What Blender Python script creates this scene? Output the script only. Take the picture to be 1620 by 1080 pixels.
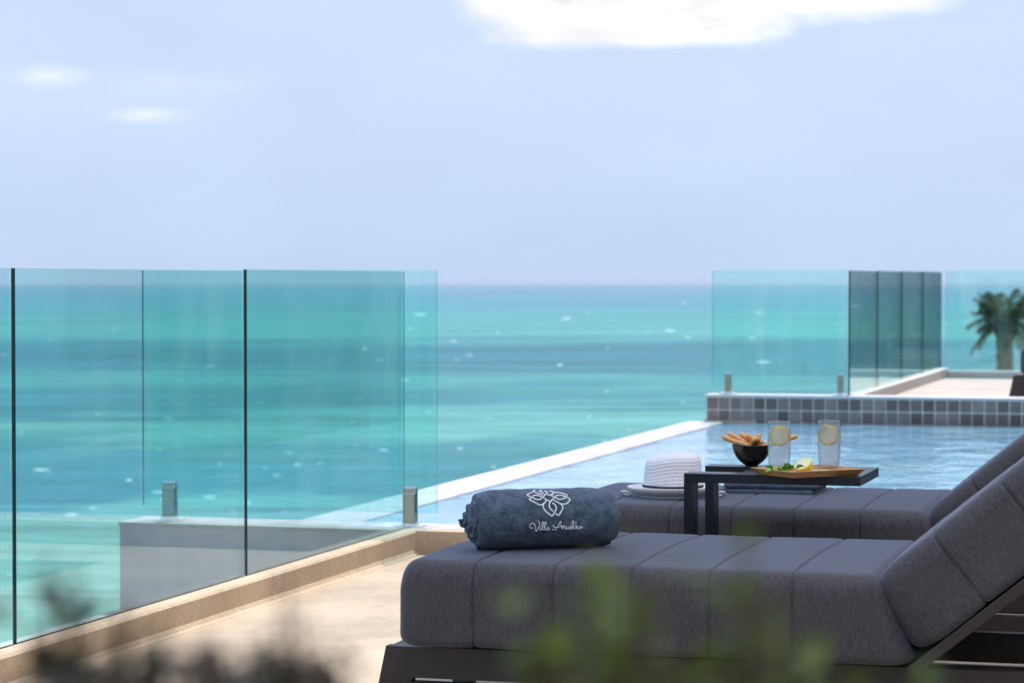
import bpy, bmesh, math, random
from mathutils import Vector, Matrix, noise
random.seed(7)
S = bpy.context.scene
for o in list(bpy.data.objects): bpy.data.objects.remove(o)
R = math.radians

# ------------------------------------------------------------ camera
cd = bpy.data.cameras.new('camera'); cam = bpy.data.objects.new('camera', cd); S.collection.objects.link(cam)
cam.location = (0, 0, 1.1); cam.rotation_euler = (R(90 - 1.3426), 0, R(16.03))
cd.sensor_width = 36; cd.lens = 3968 / 1620 * 36; cd.clip_start = .1; cd.clip_end = 90000
cd.dof.use_dof = True; cd.dof.focus_distance = 6.75; cd.dof.aperture_fstop = 6.6; cd.dof.aperture_blades = 9
S.camera = cam
S.render.engine = 'CYCLES'
S.cycles.max_bounces = 14; S.cycles.transparent_max_bounces = 24; S.cycles.transmission_bounces = 12
S.cycles.glossy_bounces = 6; S.cycles.diffuse_bounces = 4; S.cycles.caustics_refractive = True; S.cycles.caustics_reflective = False

# ------------------------------------------------------------ sky and sun
SUN_EL, SUN_AZ = R(62), R(.6)                      # azimuth measured from +Y towards +X
W = bpy.data.worlds.new('World'); S.world = W; W.use_nodes = True
wt = W.node_tree; wt.nodes.clear()
def wn(t, **k):
    n = wt.nodes.new(t)
    for a, b in k.items(): setattr(n, a, b)
    return n
sky = wn('ShaderNodeTexSky', sky_type='NISHITA', sun_disc=False, sun_elevation=SUN_EL, sun_rotation=SUN_AZ,
         altitude=20, air_density=1.0, dust_density=.3, ozone_density=2.5)
wout = wn('ShaderNodeOutputWorld'); bg = wn('ShaderNodeBackground'); bg.inputs[1].default_value = .15
wt.links.new(bg.outputs[0], wout.inputs[0])
def wmath(op, a, b=None, c=None):
    n = wn('ShaderNodeMath', operation=op)
    for i, v in enumerate((a, b, c)):
        if v is None: continue
        if isinstance(v, (int, float)): n.inputs[i].default_value = v
        else: wt.links.new(v, n.inputs[i])
    return n.outputs[0]
tc = wn('ShaderNodeTexCoord')
rot = wn('ShaderNodeMapping', vector_type='TEXTURE'); rot.inputs['Rotation'].default_value = (0, 0, R(16.03))
wt.links.new(tc.outputs['Generated'], rot.inputs[0])
sep = wn('ShaderNodeSeparateXYZ'); wt.links.new(rot.outputs[0], sep.inputs[0])
az = wmath('ARCTAN2', sep.outputs[0], sep.outputs[1]); el = wmath('ARCSINE', sep.outputs[2])
comb = wn('ShaderNodeCombineXYZ'); wt.links.new(az, comb.inputs[0]); wt.links.new(wmath('MULTIPLY', el, 2.4), comb.inputs[1])
def wnoise(scale, detail, rough=.55, off=0):
    n = wn('ShaderNodeTexNoise'); n.inputs['Scale'].default_value = scale; n.inputs['Detail'].default_value = detail
    n.inputs['Roughness'].default_value = rough
    m = wn('ShaderNodeVectorMath', operation='ADD'); m.inputs[1].default_value = (off, off, off)
    wt.links.new(comb.outputs[0], m.inputs[0]); wt.links.new(m.outputs[0], n.inputs['Vector']); return n.outputs['Fac']
n1 = wnoise(22, 6, .6); n2 = wnoise(60, 5, .6, 3.1); n3 = wnoise(5, 4, .5, 7.7)
nn = wmath('ADD', wmath('MULTIPLY', wmath('SUBTRACT', n1, .5), 1.0), wmath('MULTIPLY', wmath('SUBTRACT', n2, .5), .55))
def blob(a0, e0, ra, re, k=1.2, w=.5):
    """one cloud: soft ellipse in azimuth/elevation, edge broken by noise; 0..1"""
    da = wmath('DIVIDE', wmath('SUBTRACT', az, a0), ra); de = wmath('DIVIDE', wmath('SUBTRACT', el, e0), re)
    d = wmath('SQRT', wmath('ADD', wmath('MULTIPLY', da, da), wmath('MULTIPLY', de, de)))
    v = wmath('ADD', wmath('SUBTRACT', 1, d), wmath('MULTIPLY', nn, k))
    n = wn('ShaderNodeMath', operation='DIVIDE', use_clamp=True); wt.links.new(v, n.inputs[0]); n.inputs[1].default_value = w
    return n.outputs[0]
# the big flat-bottomed cloud overhead, the two wisps on the left, and a general scatter higher up
big = wmath('MAXIMUM', blob(0.04785, 0.12273, .080, .042, .30, .22), blob(0.13031, 0.12399, .062, .024, .35, .30))
big = wmath('MAXIMUM', big, blob(-0.00252, 0.11769, .025, .022, .4, .4))
base = wn('ShaderNodeMath', operation='DIVIDE', use_clamp=True)
wt.links.new(wmath('ADD', wmath('SUBTRACT', el, 0.09148), wmath('MULTIPLY', nn, .006)), base.inputs[0]); base.inputs[1].default_value = .0045
big = wmath('MULTIPLY', big, base.outputs[0])
wisp = wmath('MAXIMUM', blob(-0.18072, 0.08039, .021, .0058, 1.0, 1.3), blob(-0.14267, 0.06578, .020, .0042, 1.0, 1.6))
wisp = wmath('MAXIMUM', wmath('MULTIPLY', wisp, .75), wmath('MULTIPLY', blob(-0.13031, 0.07863, .045, .008, .8, 1.5), .22))
hi = wn('ShaderNodeMapRange'); hi.inputs[1].default_value = .56; hi.inputs[2].default_value = .72
wt.links.new(n3, hi.inputs[0])
up = wn('ShaderNodeMapRange'); up.inputs[1].default_value = .14; up.inputs[2].default_value = .3; wt.links.new(el, up.inputs[0])
mask = wmath('MAXIMUM', wmath('MAXIMUM', big, wisp), wmath('MULTIPLY', wmath('MULTIPLY', hi.outputs[0], up.outputs[0]), .8))
shade = wn('ShaderNodeMapRange'); shade.inputs[1].default_value = .35; shade.inputs[2].default_value = .62
shade.inputs[3].default_value = .76; shade.inputs[4].default_value = 1.0
wt.links.new(wnoise(34, 5, .6, 1.7), shade.inputs[0])
ccol = wn('ShaderNodeVectorMath', operation='SCALE'); ccol.inputs[0].default_value = (4.2, 4.25, 4.35)
wt.links.new(shade.outputs[0], ccol.inputs['Scale'])
# sea haze: the same pale blue veil all round, thinning with height
veil = wmath('MULTIPLY', wmath('POWER', 2.71828, wmath('MULTIPLY', wmath('MAXIMUM', wmath('SUBTRACT', el, .16), 0), -2.4)), .98)
lowblue = wn('ShaderNodeMix', data_type='RGBA'); wt.links.new(wmath('MULTIPLY', wmath('MAXIMUM', el, 0), 14, ), lowblue.inputs[0])
lowblue.inputs[6].default_value = (*(1.84, 2.42, 3.36), 1); lowblue.inputs[7].default_value = (*(2.18, 2.68, 3.52), 1)
tint = wn('ShaderNodeMix', data_type='RGBA'); wt.links.new(veil, tint.inputs[0])
wb = wn('ShaderNodeVectorMath', operation='MULTIPLY'); wb.inputs[1].default_value = (1.12, 1.0, 1.02)   # camera white balance
wt.links.new(sky.outputs[0], wb.inputs[0]); wt.links.new(wb.outputs[0], tint.inputs[6]); wt.links.new(lowblue.outputs[2], tint.inputs[7])
# thin uneven haze: a few per cent lighter and darker
thin = wn('ShaderNodeMapRange'); thin.inputs[1].default_value = .3; thin.inputs[2].default_value = .7; thin.inputs[3].default_value = .965; thin.inputs[4].default_value = 1.035
wt.links.new(wnoise(9, 4, .5, 5.2), thin.inputs[0])
tv = wn('ShaderNodeVectorMath', operation='SCALE'); wt.links.new(tint.outputs[2], tv.inputs[0]); wt.links.new(thin.outputs[0], tv.inputs['Scale'])
mx = wn('ShaderNodeMix', data_type='RGBA'); wt.links.new(mask, mx.inputs[0])
wt.links.new(tv.outputs[0], mx.inputs[6]); wt.links.new(ccol.outputs[0], mx.inputs[7])
wt.links.new(mx.outputs[2], bg.inputs[0])
sl = bpy.data.lights.new('sun', 'SUN'); sl.energy = 2.7; sl.angle = R(.53); sl.color = (1, .95, .87)
sun = bpy.data.objects.new('sun', sl); S.collection.objects.link(sun)
sv = Vector((math.sin(SUN_AZ) * math.cos(SUN_EL), math.cos(SUN_AZ) * math.cos(SUN_EL), math.sin(SUN_EL)))
sun.rotation_euler = sv.to_track_quat('Z', 'Y').to_euler()
vs = S.view_settings; vs.view_transform = 'Standard'; vs.look = 'None'; vs.exposure = .87; vs.gamma = 1; vs.use_curve_mapping = False

# ------------------------------------------------------------ helpers
COL = S.collection
def obj(name, me, mat=None, parent=None, loc=None, rot=None):
    if isinstance(me, B): me = me.mesh(name)
    o = bpy.data.objects.new(name, me); COL.objects.link(o)
    if mat is not None:
        for m in (mat if isinstance(mat, (list, tuple)) else [mat]): me.materials.append(m)
    if parent: o.parent = parent
    if loc: o.location = loc
    if rot: o.rotation_euler = rot
    return o
def tag(o, label, cat, group=None, kind=None):
    if label: o['label'] = label
    if cat: o['category'] = cat
    if group: o['group'] = group
    if kind: o['kind'] = kind
    return o
def thing(name, label, cat, loc=(0, 0, 0), rz=0, group=None):
    o = bpy.data.objects.new(name, None); COL.objects.link(o); o.location = loc; o.rotation_euler = (0, 0, rz)
    o.empty_display_size = .05
    return tag(o, label, cat, group)
def structure(name, me, mat):
    o = obj(name, me, mat); o['kind'] = 'structure'; return o
def copy_tree(o, parent=None):
    c = o.copy(); COL.objects.link(c)
    if parent: c.parent = parent
    for ch in [x for x in bpy.data.objects if x.parent == o]: copy_tree(ch, c)
    return c
class B:
    """vertex / face collector"""
    def __init__(s): s.v = []; s.f = []; s.m = []; s.sm = []
    def add(s, vs, fs, mi=0, smooth=False):
        k = len(s.v); s.v += [tuple(v) for v in vs]
        for f in fs: s.f.append([i + k for i in f]); s.m.append(mi); s.sm.append(smooth)
        return s
    def box(s, x0, x1, y0, y1, z0, z1, bev=0, mi=0):
        if bev <= 0:
            vs = [(x, y, z) for z in (z0, z1) for y in (y0, y1) for x in (x0, x1)]
            return s.add(vs, [(0, 2, 3, 1), (4, 5, 7, 6), (0, 1, 5, 4), (2, 6, 7, 3), (0, 4, 6, 2), (1, 3, 7, 5)], mi)
        bm = bmesh.new(); bmesh.ops.create_cube(bm, size=1)
        for v in bm.verts: v.co = Vector(((x0 + x1) / 2 + v.co.x * (x1 - x0), (y0 + y1) / 2 + v.co.y * (y1 - y0), (z0 + z1) / 2 + v.co.z * (z1 - z0)))
        bmesh.ops.bevel(bm, geom=bm.edges[:], offset=bev, segments=2, profile=.6, affect='EDGES')
        bm.verts.index_update()
        s.add([v.co for v in bm.verts], [[v.index for v in f.verts] for f in bm.faces], mi); bm.free(); return s
    def prism(s, poly, y0, y1, mi=0):
        """polygon in x-z, extruded along y"""
        n = len(poly); vs = [(x, y0, z) for x, z in poly] + [(x, y1, z) for x, z in poly]
        fs = [list(range(n))[::-1], list(range(n, 2 * n))] + [(i, (i + 1) % n, n + (i + 1) % n, n + i) for i in range(n)]
        area = sum(poly[i][0] * poly[(i + 1) % n][1] - poly[(i + 1) % n][0] * poly[i][1] for i in range(n))
        if area > 0: fs = [list(f)[::-1] for f in fs]
        return s.add(vs, fs, mi)
    def lathe(s, prof, n=32, c=(0, 0, 0), mi=0, smooth=True):
        vs = []; fs = []; m = len(prof)
        for r, z in prof:
            for k in range(n):
                t = 2 * math.pi * k / n; vs.append((c[0] + r * math.cos(t), c[1] + r * math.sin(t), c[2] + z))
        for i in range(m - 1):
            for k in range(n):
                a, b = i * n + k, i * n + (k + 1) % n; fs.append((a, b, b + n, a + n))
        return s.add(vs, fs, mi, smooth)
    def tube(s, pts, rad, n=6, mi=0, cap=True, smooth=True):
        pts = [Vector(p) for p in pts]; m = len(pts); vs = []; fs = []; up = Vector((.13, .21, .97))
        for i, p in enumerate(pts):
            d = (pts[min(i + 1, m - 1)] - pts[max(i - 1, 0)]).normalized()
            a = d.cross(up);  a = a.normalized() if a.length > 1e-4 else Vector((1, 0, 0)); b = d.cross(a)
            up = -b if abs(b.dot(up)) > .01 and b.dot(up) < 0 else (b if abs(b.dot(up)) > .01 else up)
            r = rad[i] if isinstance(rad, (list, tuple)) else rad
            for k in range(n):
                t = 2 * math.pi * k / n; vs.append(p + (a * math.cos(t) + b * math.sin(t)) * r)
        for i in range(m - 1):
            for k in range(n):
                q, w = i * n + k, i * n + (k + 1) % n; fs.append((q, w, w + n, q + n))
        if cap: fs += [list(range(n))[::-1], list(range((m - 1) * n, m * n))]
        return s.add(vs, fs, mi, smooth)
    def mesh(s, name):
        me = bpy.data.meshes.new(name); me.from_pydata(s.v, [], s.f); me.update()
        me.polygons.foreach_set('material_index', s.m); me.polygons.foreach_set('use_smooth', s.sm)
        bm = bmesh.new(); bm.from_mesh(me); bmesh.ops.recalc_face_normals(bm, faces=bm.faces); bm.to_mesh(me); bm.free()
        return me
def smoothline(pts, n=6):
    """Catmull-Rom through points of any dimension"""
    out = []; P = [pts[0]] + list(pts) + [pts[-1]]
    for i in range(1, len(P) - 2):
        for k in range(n):
            t = k / n
            out.append(tuple(.5 * (2 * b + (c - a) * t + (2 * a - 5 * b + 4 * c - d) * t * t + (3 * b - a - 3 * c + d) * t ** 3)
                             for a, b, c, d in zip(P[i - 1], P[i], P[i + 1], P[i + 2])))
    out.append(tuple(pts[-1])); return out

# ------------------------------------------------------------ materials
class M:
    def __init__(s, name):
        s.m = bpy.data.materials.new(name); s.m.use_nodes = True; s.t = s.m.node_tree; s.t.nodes.clear()
        s.out = s.n('ShaderNodeOutputMaterial'); s._tc = None
    def n(s, t, **k):
        x = s.t.nodes.new(t)
        for a, b in k.items(): setattr(x, a, b)
        return x
    def l(s, a, b): s.t.links.new(a, b)
    def co(s, scale=(1, 1, 1), world=False, rot=(0, 0, 0)):
        if world: src = s.n('ShaderNodeNewGeometry').outputs['Position']
        else:
            if s._tc is None: s._tc = s.n('ShaderNodeTexCoord')
            src = s._tc.outputs['Object']
        mp = s.n('ShaderNodeMapping'); mp.inputs['Scale'].default_value = scale; mp.inputs['Rotation'].default_value = rot
        s.l(src, mp.inputs[0]); return mp.outputs[0]
    def noise(s, scale, detail=4, rough=.5, co=None, dist=0):
        x = s.n('ShaderNodeTexNoise'); x.inputs['Scale'].default_value = scale; x.inputs['Detail'].default_value = detail
        x.inputs['Roughness'].default_value = rough; x.inputs['Distortion'].default_value = dist
        s.l(co if co is not None else s.co(), x.inputs['Vector']); return x.outputs['Fac']
    def ramp(s, fac, stops, interp='LINEAR'):
        x = s.n('ShaderNodeValToRGB'); cr = x.color_ramp; cr.interpolation = interp
        while len(cr.elements) < len(stops): cr.elements.new(.5)
        for e, (p, c) in zip(cr.elements, stops):
            e.position = p; e.color = (*c, 1) if hasattr(c, '__len__') else (c, c, c, 1)
        s.l(fac, x.inputs[0]); return x.outputs[0]
    def math(s, op, a, b=None, clamp=False):
        x = s.n('ShaderNodeMath', operation=op, use_clamp=clamp)
        for i, v in enumerate((a, b)):
            if v is None: continue
            if isinstance(v, (int, float)): x.inputs[i].default_value = v
            else: s.l(v, x.inputs[i])
        return x.outputs[0]
    def mix(s, f, a, b, mode='MIX'):
        x = s.n('ShaderNodeMix', data_type='RGBA', blend_type=mode)
        for i, v in ((0, f), (6, a), (7, b)):
            if isinstance(v, (int, float)): x.inputs[i].default_value = v
            elif isinstance(v, tuple): x.inputs[i].default_value = (*v, 1)
            else: s.l(v, x.inputs[i])
        return x.outputs[2]
    def bump(s, h, strength=.3, dist=.01, prev=None):
        x = s.n('ShaderNodeBump'); x.inputs['Strength'].default_value = strength; x.inputs['Distance'].default_value = dist
        s.l(h, x.inputs['Height'])
        if prev is not None: s.l(prev, x.inputs['Normal'])
        return x.outputs[0]
    def pbr(s, color, rough=.6, metal=0, nrm=None, **kw):
        x = s.n('ShaderNodeBsdfPrincipled')
        for k, v in (('Base Color', color), ('Roughness', rough), ('Metallic', metal)):
            if isinstance(v, tuple): x.inputs[k].default_value = (*v, 1)
            elif isinstance(v, (int, float)): x.inputs[k].default_value = v
            else: s.l(v, x.inputs[k])
        if nrm is not None: s.l(nrm, x.inputs['Normal'])
        for k, v in kw.items():
            k = k.replace('_', ' '); x.inputs[k].default_value = (*v, 1) if isinstance(v, tuple) else v
        s.l(x.outputs[0], s.out.inputs[0]); return s.m

def stone(name, lo, hi, fine=230, rough=.75):
    m = M(name); a = m.noise(2.2, 6, .6, m.co(world=True)); b = m.noise(fine, 2, .6, m.co(world=True)); c = m.noise(26, 5, .65, m.co(world=True))
    f = m.math('ADD', m.math('MULTIPLY', a, .45), m.math('ADD', m.math('MULTIPLY', b, .45), m.math('MULTIPLY', c, .3)))
    col = m.ramp(f, [(.38, lo), (.62, m_mix(lo, hi)), (.80, hi)])
    sp = m.ramp(m.noise(300, 1, .5, m.co(world=True)), [(.34, .50), (.45, 1.0)])
    mot = m.ramp(m.noise(1.7, 5, .62, m.co(world=True), .8), [(.36, .80), (.5, .97), (.62, 1.0)])  # broad mottle in the colour, in place of soft dappled tree shade
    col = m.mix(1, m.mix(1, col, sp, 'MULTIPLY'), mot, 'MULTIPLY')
    return m.pbr(col, rough, nrm=m.bump(b, .35, .002, m.bump(c, .2, .004)))
def m_mix(a, b): return tuple((x + y) / 2 for x, y in zip(a, b))
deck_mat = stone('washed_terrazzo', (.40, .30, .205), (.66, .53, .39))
curb_mat = stone('curb_terrazzo', (.47, .345, .22), (.74, .59, .42))
def plaster(name, lo, hi, sc=1.6):
    m = M(name); a = m.noise(sc, 6, .6, m.co(scale=(.5, .5, 2.2), world=True), .6); b = m.noise(60, 4, .6, m.co(world=True))
    return m.pbr(m.ramp(a, [(.3, lo), (.7, hi)]), .8, nrm=m.bump(b, .2, .003))
grey_plaster = plaster('grey_plaster', (.38, .30, .34), (.52, .43, .47))
pale_plaster = plaster('pale_plaster', (.62, .60, .58), (.74, .72, .70), 3)
ledge_mat = plaster('weathered_ledge', (.42, .41, .42), (.78, .77, .76), 6)
edge_mat = plaster('pool_edge_stone', (.44, .42, .43), (.60, .58, .59), 5)
grout_mat = plaster('grout', (.78, .70, .62), (.88, .80, .72), 9)

m = M('slate_tile'); oi = m.n('ShaderNodeObjectInfo'); a = m.noise(22, 5, .6, m.co(world=True), .8)
f = m.math('ADD', m.math('MULTIPLY', oi.outputs['Random'], .55), m.math('MULTIPLY', a, .5))
tile_mat = m.pbr(m.ramp(f, [(.2, (.13, .095, .08)), (.55, (.22, .17, .145)), (.9, (.38, .305, .265))]), .55, nrm=m.bump(a, .4, .004))

m = M('lilac_mosaic'); v = m.n('ShaderNodeTexVoronoi'); v.inputs['Scale'].default_value = 14; m.l(m.co(world=True), v.inputs['Vector'])
mosaic_mat = m.pbr(m.ramp(v.outputs['Color'], [(.2, (.42, .40, .50)), (.8, (.66, .62, .68))]), .35)

# tinted balustrade glass: clear body with a green cast, mirror-like at a glancing angle
def pane(name, tint):
    m = M(name); geo = m.n('ShaderNodeNewGeometry')
    ior = m.n('ShaderNodeMapRange'); ior.inputs[3].default_value = 1.5; ior.inputs[4].default_value = 1 / 1.5
    m.l(geo.outputs['Backfacing'], ior.inputs[0])
    fr = m.n('ShaderNodeFresnel'); m.l(ior.outputs[0], fr.inputs[0])
    tr = m.n('ShaderNodeBsdfTransparent'); tr.inputs[0].default_value = (*tint, 1)
    gl = m.n('ShaderNodeBsdfGlossy'); gl.inputs['Roughness'].default_value = 0; gl.inputs[0].default_value = (.9, .97, .96, 1)
    mx = m.n('ShaderNodeMixShader'); m.l(fr.outputs[0], mx.inputs[0]); m.l(tr.outputs[0], mx.inputs[1]); m.l(gl.outputs[0], mx.inputs[2])
    # dried salt and rain streaks: a faint veil that runs down the pane
    st_ = m.noise(3.2, 6, .62, m.co(scale=(2.2, 2.2, .35), world=True), .5); sp_ = m.noise(38, 3, .6, m.co(world=True))
    dirt = m.math('MULTIPLY', m.ramp(st_, [(.46, 0), (.72, 1)]), m.ramp(sp_, [(.35, .5), (.7, 1)]))
    tl = m.n('ShaderNodeBsdfTranslucent'); tl.inputs[0].default_value = (.8, .85, .85, 1); m2 = m.n('ShaderNodeMixShader')
    m.l(m.math('MULTIPLY', dirt, .07), m2.inputs[0]); m.l(mx.outputs[0], m2.inputs[1]); m.l(tl.outputs[0], m2.inputs[2])
    m.l(m2.outputs[0], m.out.inputs[0]); return m.m
pane_mat = pane('tinted_glass', (.845, .98, .968))
m = M('glass_edge'); edge_glass = m.pbr((.004, .018, .018), .15)
m = M('polished_steel'); steel = m.pbr((.92, .90, .88), .30, 1)
m = M('brushed_steel'); steel2 = m.pbr((.34, .31, .24), m.ramp(m.noise(90, 3, .5, m.co(scale=(1, 1, .1))), [(.3, .22), (.7, .4)]), 1)

# woven outdoor fabric, melange yarn
def fabric(name, lo, hi, sheen=.36):
    m = M(name)
    a = m.noise(330, 2, .7, m.co(scale=(1.0, .5, .16))); b = m.noise(420, 2, .6, m.co(scale=(.6, 1, 1))); c = m.noise(6, 4, .6)
    w = m.n('ShaderNodeTexNoise'); w.inputs['Scale'].default_value = 900; m.l(m.co(), w.inputs['Vector'])
    f = m.math('ADD', m.math('MULTIPLY', a, .6), m.math('ADD', m.math('MULTIPLY', b, .35), m.math('MULTIPLY', c, .15)))
    col = m.ramp(f, [(.34, lo), (.76, hi)])
    return m.pbr(col, .85, nrm=m.bump(w.outputs['Fac'], .25, .0010, m.bump(a, .15, .0012)), Sheen_Weight=sheen, Sheen_Roughness=.4, Sheen_Tint=(.62, .70, 1.0))
cushion_mat = fabric('charcoal_fabric', (.020, .018, .019), (.112, .103, .105))
m = M('taupe_frame_paint'); a = m.noise(300, 2)
frame_mat = m.pbr((.038, .029, .026), .42, nrm=m.bump(a, .06, .001))
m = M('black_table_paint'); table_mat = m.pbr((.009, .010, .015), .36, nrm=m.bump(m.noise(500, 2), .05, .001))

def terry(name, lo, hi):
    m = M(name); a = m.noise(240, 3, .75); b = m.noise(38, 5, .6); c = m.noise(150, 3, .6)
    f = m.math('ADD', m.math('MULTIPLY', a, .6), m.math('MULTIPLY', b, .45))
    return m.pbr(m.ramp(f, [(.38, lo), (.66, hi)]), .95, nrm=m.bump(a, .8, .003, m.bump(c, .5, .004)), Sheen_Weight=.22, Sheen_Roughness=.5, Sheen_Tint=(.7, .82, 1.0))
towel_mat = terry('slate_blue_terry', (.014, .025, .043), (.125, .175, .24))
towel2_mat = terry('blue_grey_terry', (.04, .062, .09), (.12, .155, .20))
m = M('white_thread'); thread = m.pbr((.80, .81, .84), .6)
m = M('white_straw'); z = m.n('ShaderNodeSeparateXYZ'); m.l(m.co(), z.inputs[0])
straw = m.pbr(m.ramp(m.noise(260, 2, .5, m.co(scale=(1, 1, .2))), [(.3, (.80, .77, .78)), (.7, (.92, .89, .90))]), .8, nrm=m.bump(m.noise(420, 2), .5, .002))
m = M('black_ribbon'); black_cloth = m.pbr((.012, .011, .012), .8)
m = M('black_bowl_glaze'); bowl_mat = m.pbr((.010, .010, .012), .22, nrm=m.bump(m.noise(60, 3), .05, .001))
m = M('bamboo'); a = m.noise(9, 4, .6, m.co(scale=(2, 26, 26)), .6)
wood = m.pbr(m.ramp(a, [(.3, (.42, .19, .065)), (.55, (.62, .33, .12)), (.8, (.78, .49, .22))]), .45, nrm=m.bump(a, .1, .001))
m = M('baked_crust'); a = m.noise(70, 4, .6); oi = m.n('ShaderNodeObjectInfo')
crust = m.pbr(m.mix(m.math('MULTIPLY', oi.outputs['Random'], .5), m.ramp(a, [(.3, (.72, .34, .10)), (.7, (.95, .62, .27))]), (.62, .25, .08)), .6, nrm=m.bump(a, .3, .002))
def thin_clear(name, tint, ior0, cloud, ccol):
    m = M(name); geo = m.n('ShaderNodeNewGeometry'); ior = m.n('ShaderNodeMapRange'); ior.inputs[3].default_value = ior0; ior.inputs[4].default_value = 1 / ior0
    m.l(geo.outputs['Backfacing'], ior.inputs[0]); fr = m.n('ShaderNodeFresnel'); m.l(ior.outputs[0], fr.inputs[0])
    tr = m.n('ShaderNodeBsdfTransparent'); tr.inputs[0].default_value = (*tint, 1); gl = m.n('ShaderNodeBsdfGlossy'); gl.inputs['Roughness'].default_value = .02
    tl = m.n('ShaderNodeBsdfTranslucent'); df = m.n('ShaderNodeBsdfDiffuse'); tl.inputs[0].default_value = df.inputs[0].default_value = (*ccol, 1)
    mw = m.n('ShaderNodeMixShader'); mw.inputs[0].default_value = .5; m.l(tl.outputs[0], mw.inputs[1]); m.l(df.outputs[0], mw.inputs[2])
    m1 = m.n('ShaderNodeMixShader'); m.l(cloud(m) if callable(cloud) else m.math('ADD', m.math('MULTIPLY', geo.outputs['Backfacing'], cloud), .03), m1.inputs[0])
    m.l(tr.outputs[0], m1.inputs[1]); m.l(mw.outputs[0], m1.inputs[2])
    m2 = m.n('ShaderNodeMixShader'); m.l(fr.outputs[0], m2.inputs[0]); m.l(m1.outputs[0], m2.inputs[1]); m.l(gl.outputs[0], m2.inputs[2]); m.l(m2.outputs[0], m.out.inputs[0]); return m.m
clear = thin_clear('clear_glass', (.985, .99, .995), 1.5, lambda m: m.ramp(m.noise(260, 3), [(.50, .02), (.68, .16)]), (.9, .92, .95))     # with a bloom of condensation
drink = thin_clear('water_in_glass', (.98, .98, .99), 1.2, .45, (.95, .94, .96))
m = M('ice'); ice = m.pbr((.98, .99, 1), .12, nrm=m.bump(m.noise(60, 3), .5, .003), Transmission_Weight=1.0, IOR=1.31)
m = M('lemon_rind'); rind = m.pbr((.95, .66, .02), .38, nrm=m.bump(m.noise(330, 2), .5, .0015), Subsurface_Weight=.15)
m = M('lemon_pith'); pith = m.pbr((.93, .89, .68), .6, Subsurface_Weight=.2)
def pulp(name, c0, c1):
    m = M(name); g = m.n('ShaderNodeTexGradient', gradient_type='RADIAL'); m.l(m.co(), g.inputs[0])
    f = m.math('PINGPONG', m.math('MULTIPLY', g.outputs[1], 10), .5)
    return m.pbr(m.mix(m.math('GREATER_THAN', f, .05), (.88, .84, .66), m.ramp(m.noise(120, 3), [(.3, c0), (.7, c1)])), .25, Subsurface_Weight=.25)
pulp_mat = pulp('lemon_pulp', (.90, .82, .45), (.95, .90, .62))
m = M('mint'); mint = m.pbr(m.ramp(m.noise(90, 3), [(.3, (.06, .28, .03)), (.7, (.26, .60, .08))]), .5, Subsurface_Weight=.1)

def leafmat(name, lo, hi):
    m = M(name); a = m.noise(55 if 'palm' not in name else 3, 3, .6, m.co(world=True)); col = m.ramp(a, [(.3, lo), (.7, hi)])
    d = m.n('ShaderNodeBsdfDiffuse'); t = m.n('ShaderNodeBsdfTranslucent'); g = m.n('ShaderNodeBsdfGlossy'); g.inputs['Roughness'].default_value = .35
    for x in (d, t): m.l(col, x.inputs[0])
    a1 = m.n('ShaderNodeMixShader'); a1.inputs[0].default_value = .35; m.l(d.outputs[0], a1.inputs[1]); m.l(t.outputs[0], a1.inputs[2])
    a2 = m.n('ShaderNodeMixShader'); a2.inputs[0].default_value = .06; m.l(a1.outputs[0], a2.inputs[1]); m.l(g.outputs[0], a2.inputs[2])
    m.l(a2.outputs[0], m.out.inputs[0]); return m.m
dark_leaf = leafmat('dark_leaf', (.008, .010, .003), (.10, .095, .03))
green_leaf = leafmat('fresh_leaf', (.014, .028, .004), (.30, .42, .04))
palm_leaf = leafmat('palm_leaf', (.034, .052, .018), (.15, .165, .06))
m = M('bark'); bark = m.pbr(m.ramp(m.noise(12, 5, .6, m.co(scale=(1, 1, .4), world=True)), [(.3, (.16, .12, .085)), (.7, (.36, .29, .22))]), .9, nrm=m.bump(m.noise(20, 4), .6, .02))
m = M('stem_bark'); twig = m.pbr((.11, .075, .045), .8)

def slice_mat(name, col):
    m = M(name); d = m.n('ShaderNodeBsdfDiffuse'); t_ = m.n('ShaderNodeBsdfTranslucent'); mx = m.n('ShaderNodeMixShader'); mx.inputs[0].default_value = .62
    for x in (d, t_):
        if isinstance(col, tuple): x.inputs[0].default_value = (*col, 1)
        else: m.l(col(m), x.inputs[0])
    m.l(d.outputs[0], mx.inputs[1]); m.l(t_.outputs[0], mx.inputs[2]); m.l(mx.outputs[0], m.out.inputs[0]); return m.m
slice_rind = slice_mat('slice_rind', (.97, .80, .06)); slice_pith = slice_mat('slice_pith', (.98, .96, .80))
slice_pulp = slice_mat('slice_pulp', lambda m: m.ramp(m.noise(120, 3), [(.3, (.98, .95, .72)), (.7, (1.0, .98, .86))]))

# pool water: a pale blue lined basin under small ripples
m = M('pool_water'); c1 = m.co(scale=(1, .55, 1), world=True)
r1 = m.noise(4.5, 4, .55, c1, .6); r2 = m.noise(13, 3, .5, c1)
ln = m.math('ADD', m.math('MULTIPLY', m.noise(1.1, 3, .5, c1, 1.2), .7), m.math('MULTIPLY', r1, .3))
pool_mat = m.pbr(m.ramp(ln, [(.34, (.13, .33, .52)), (.5, (.22, .45, .62)), (.66, (.34, .56, .68))]), .06,
                 nrm=m.bump(r2, .22, .02, m.bump(r1, .45, .05)), IOR=1.33)

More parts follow.
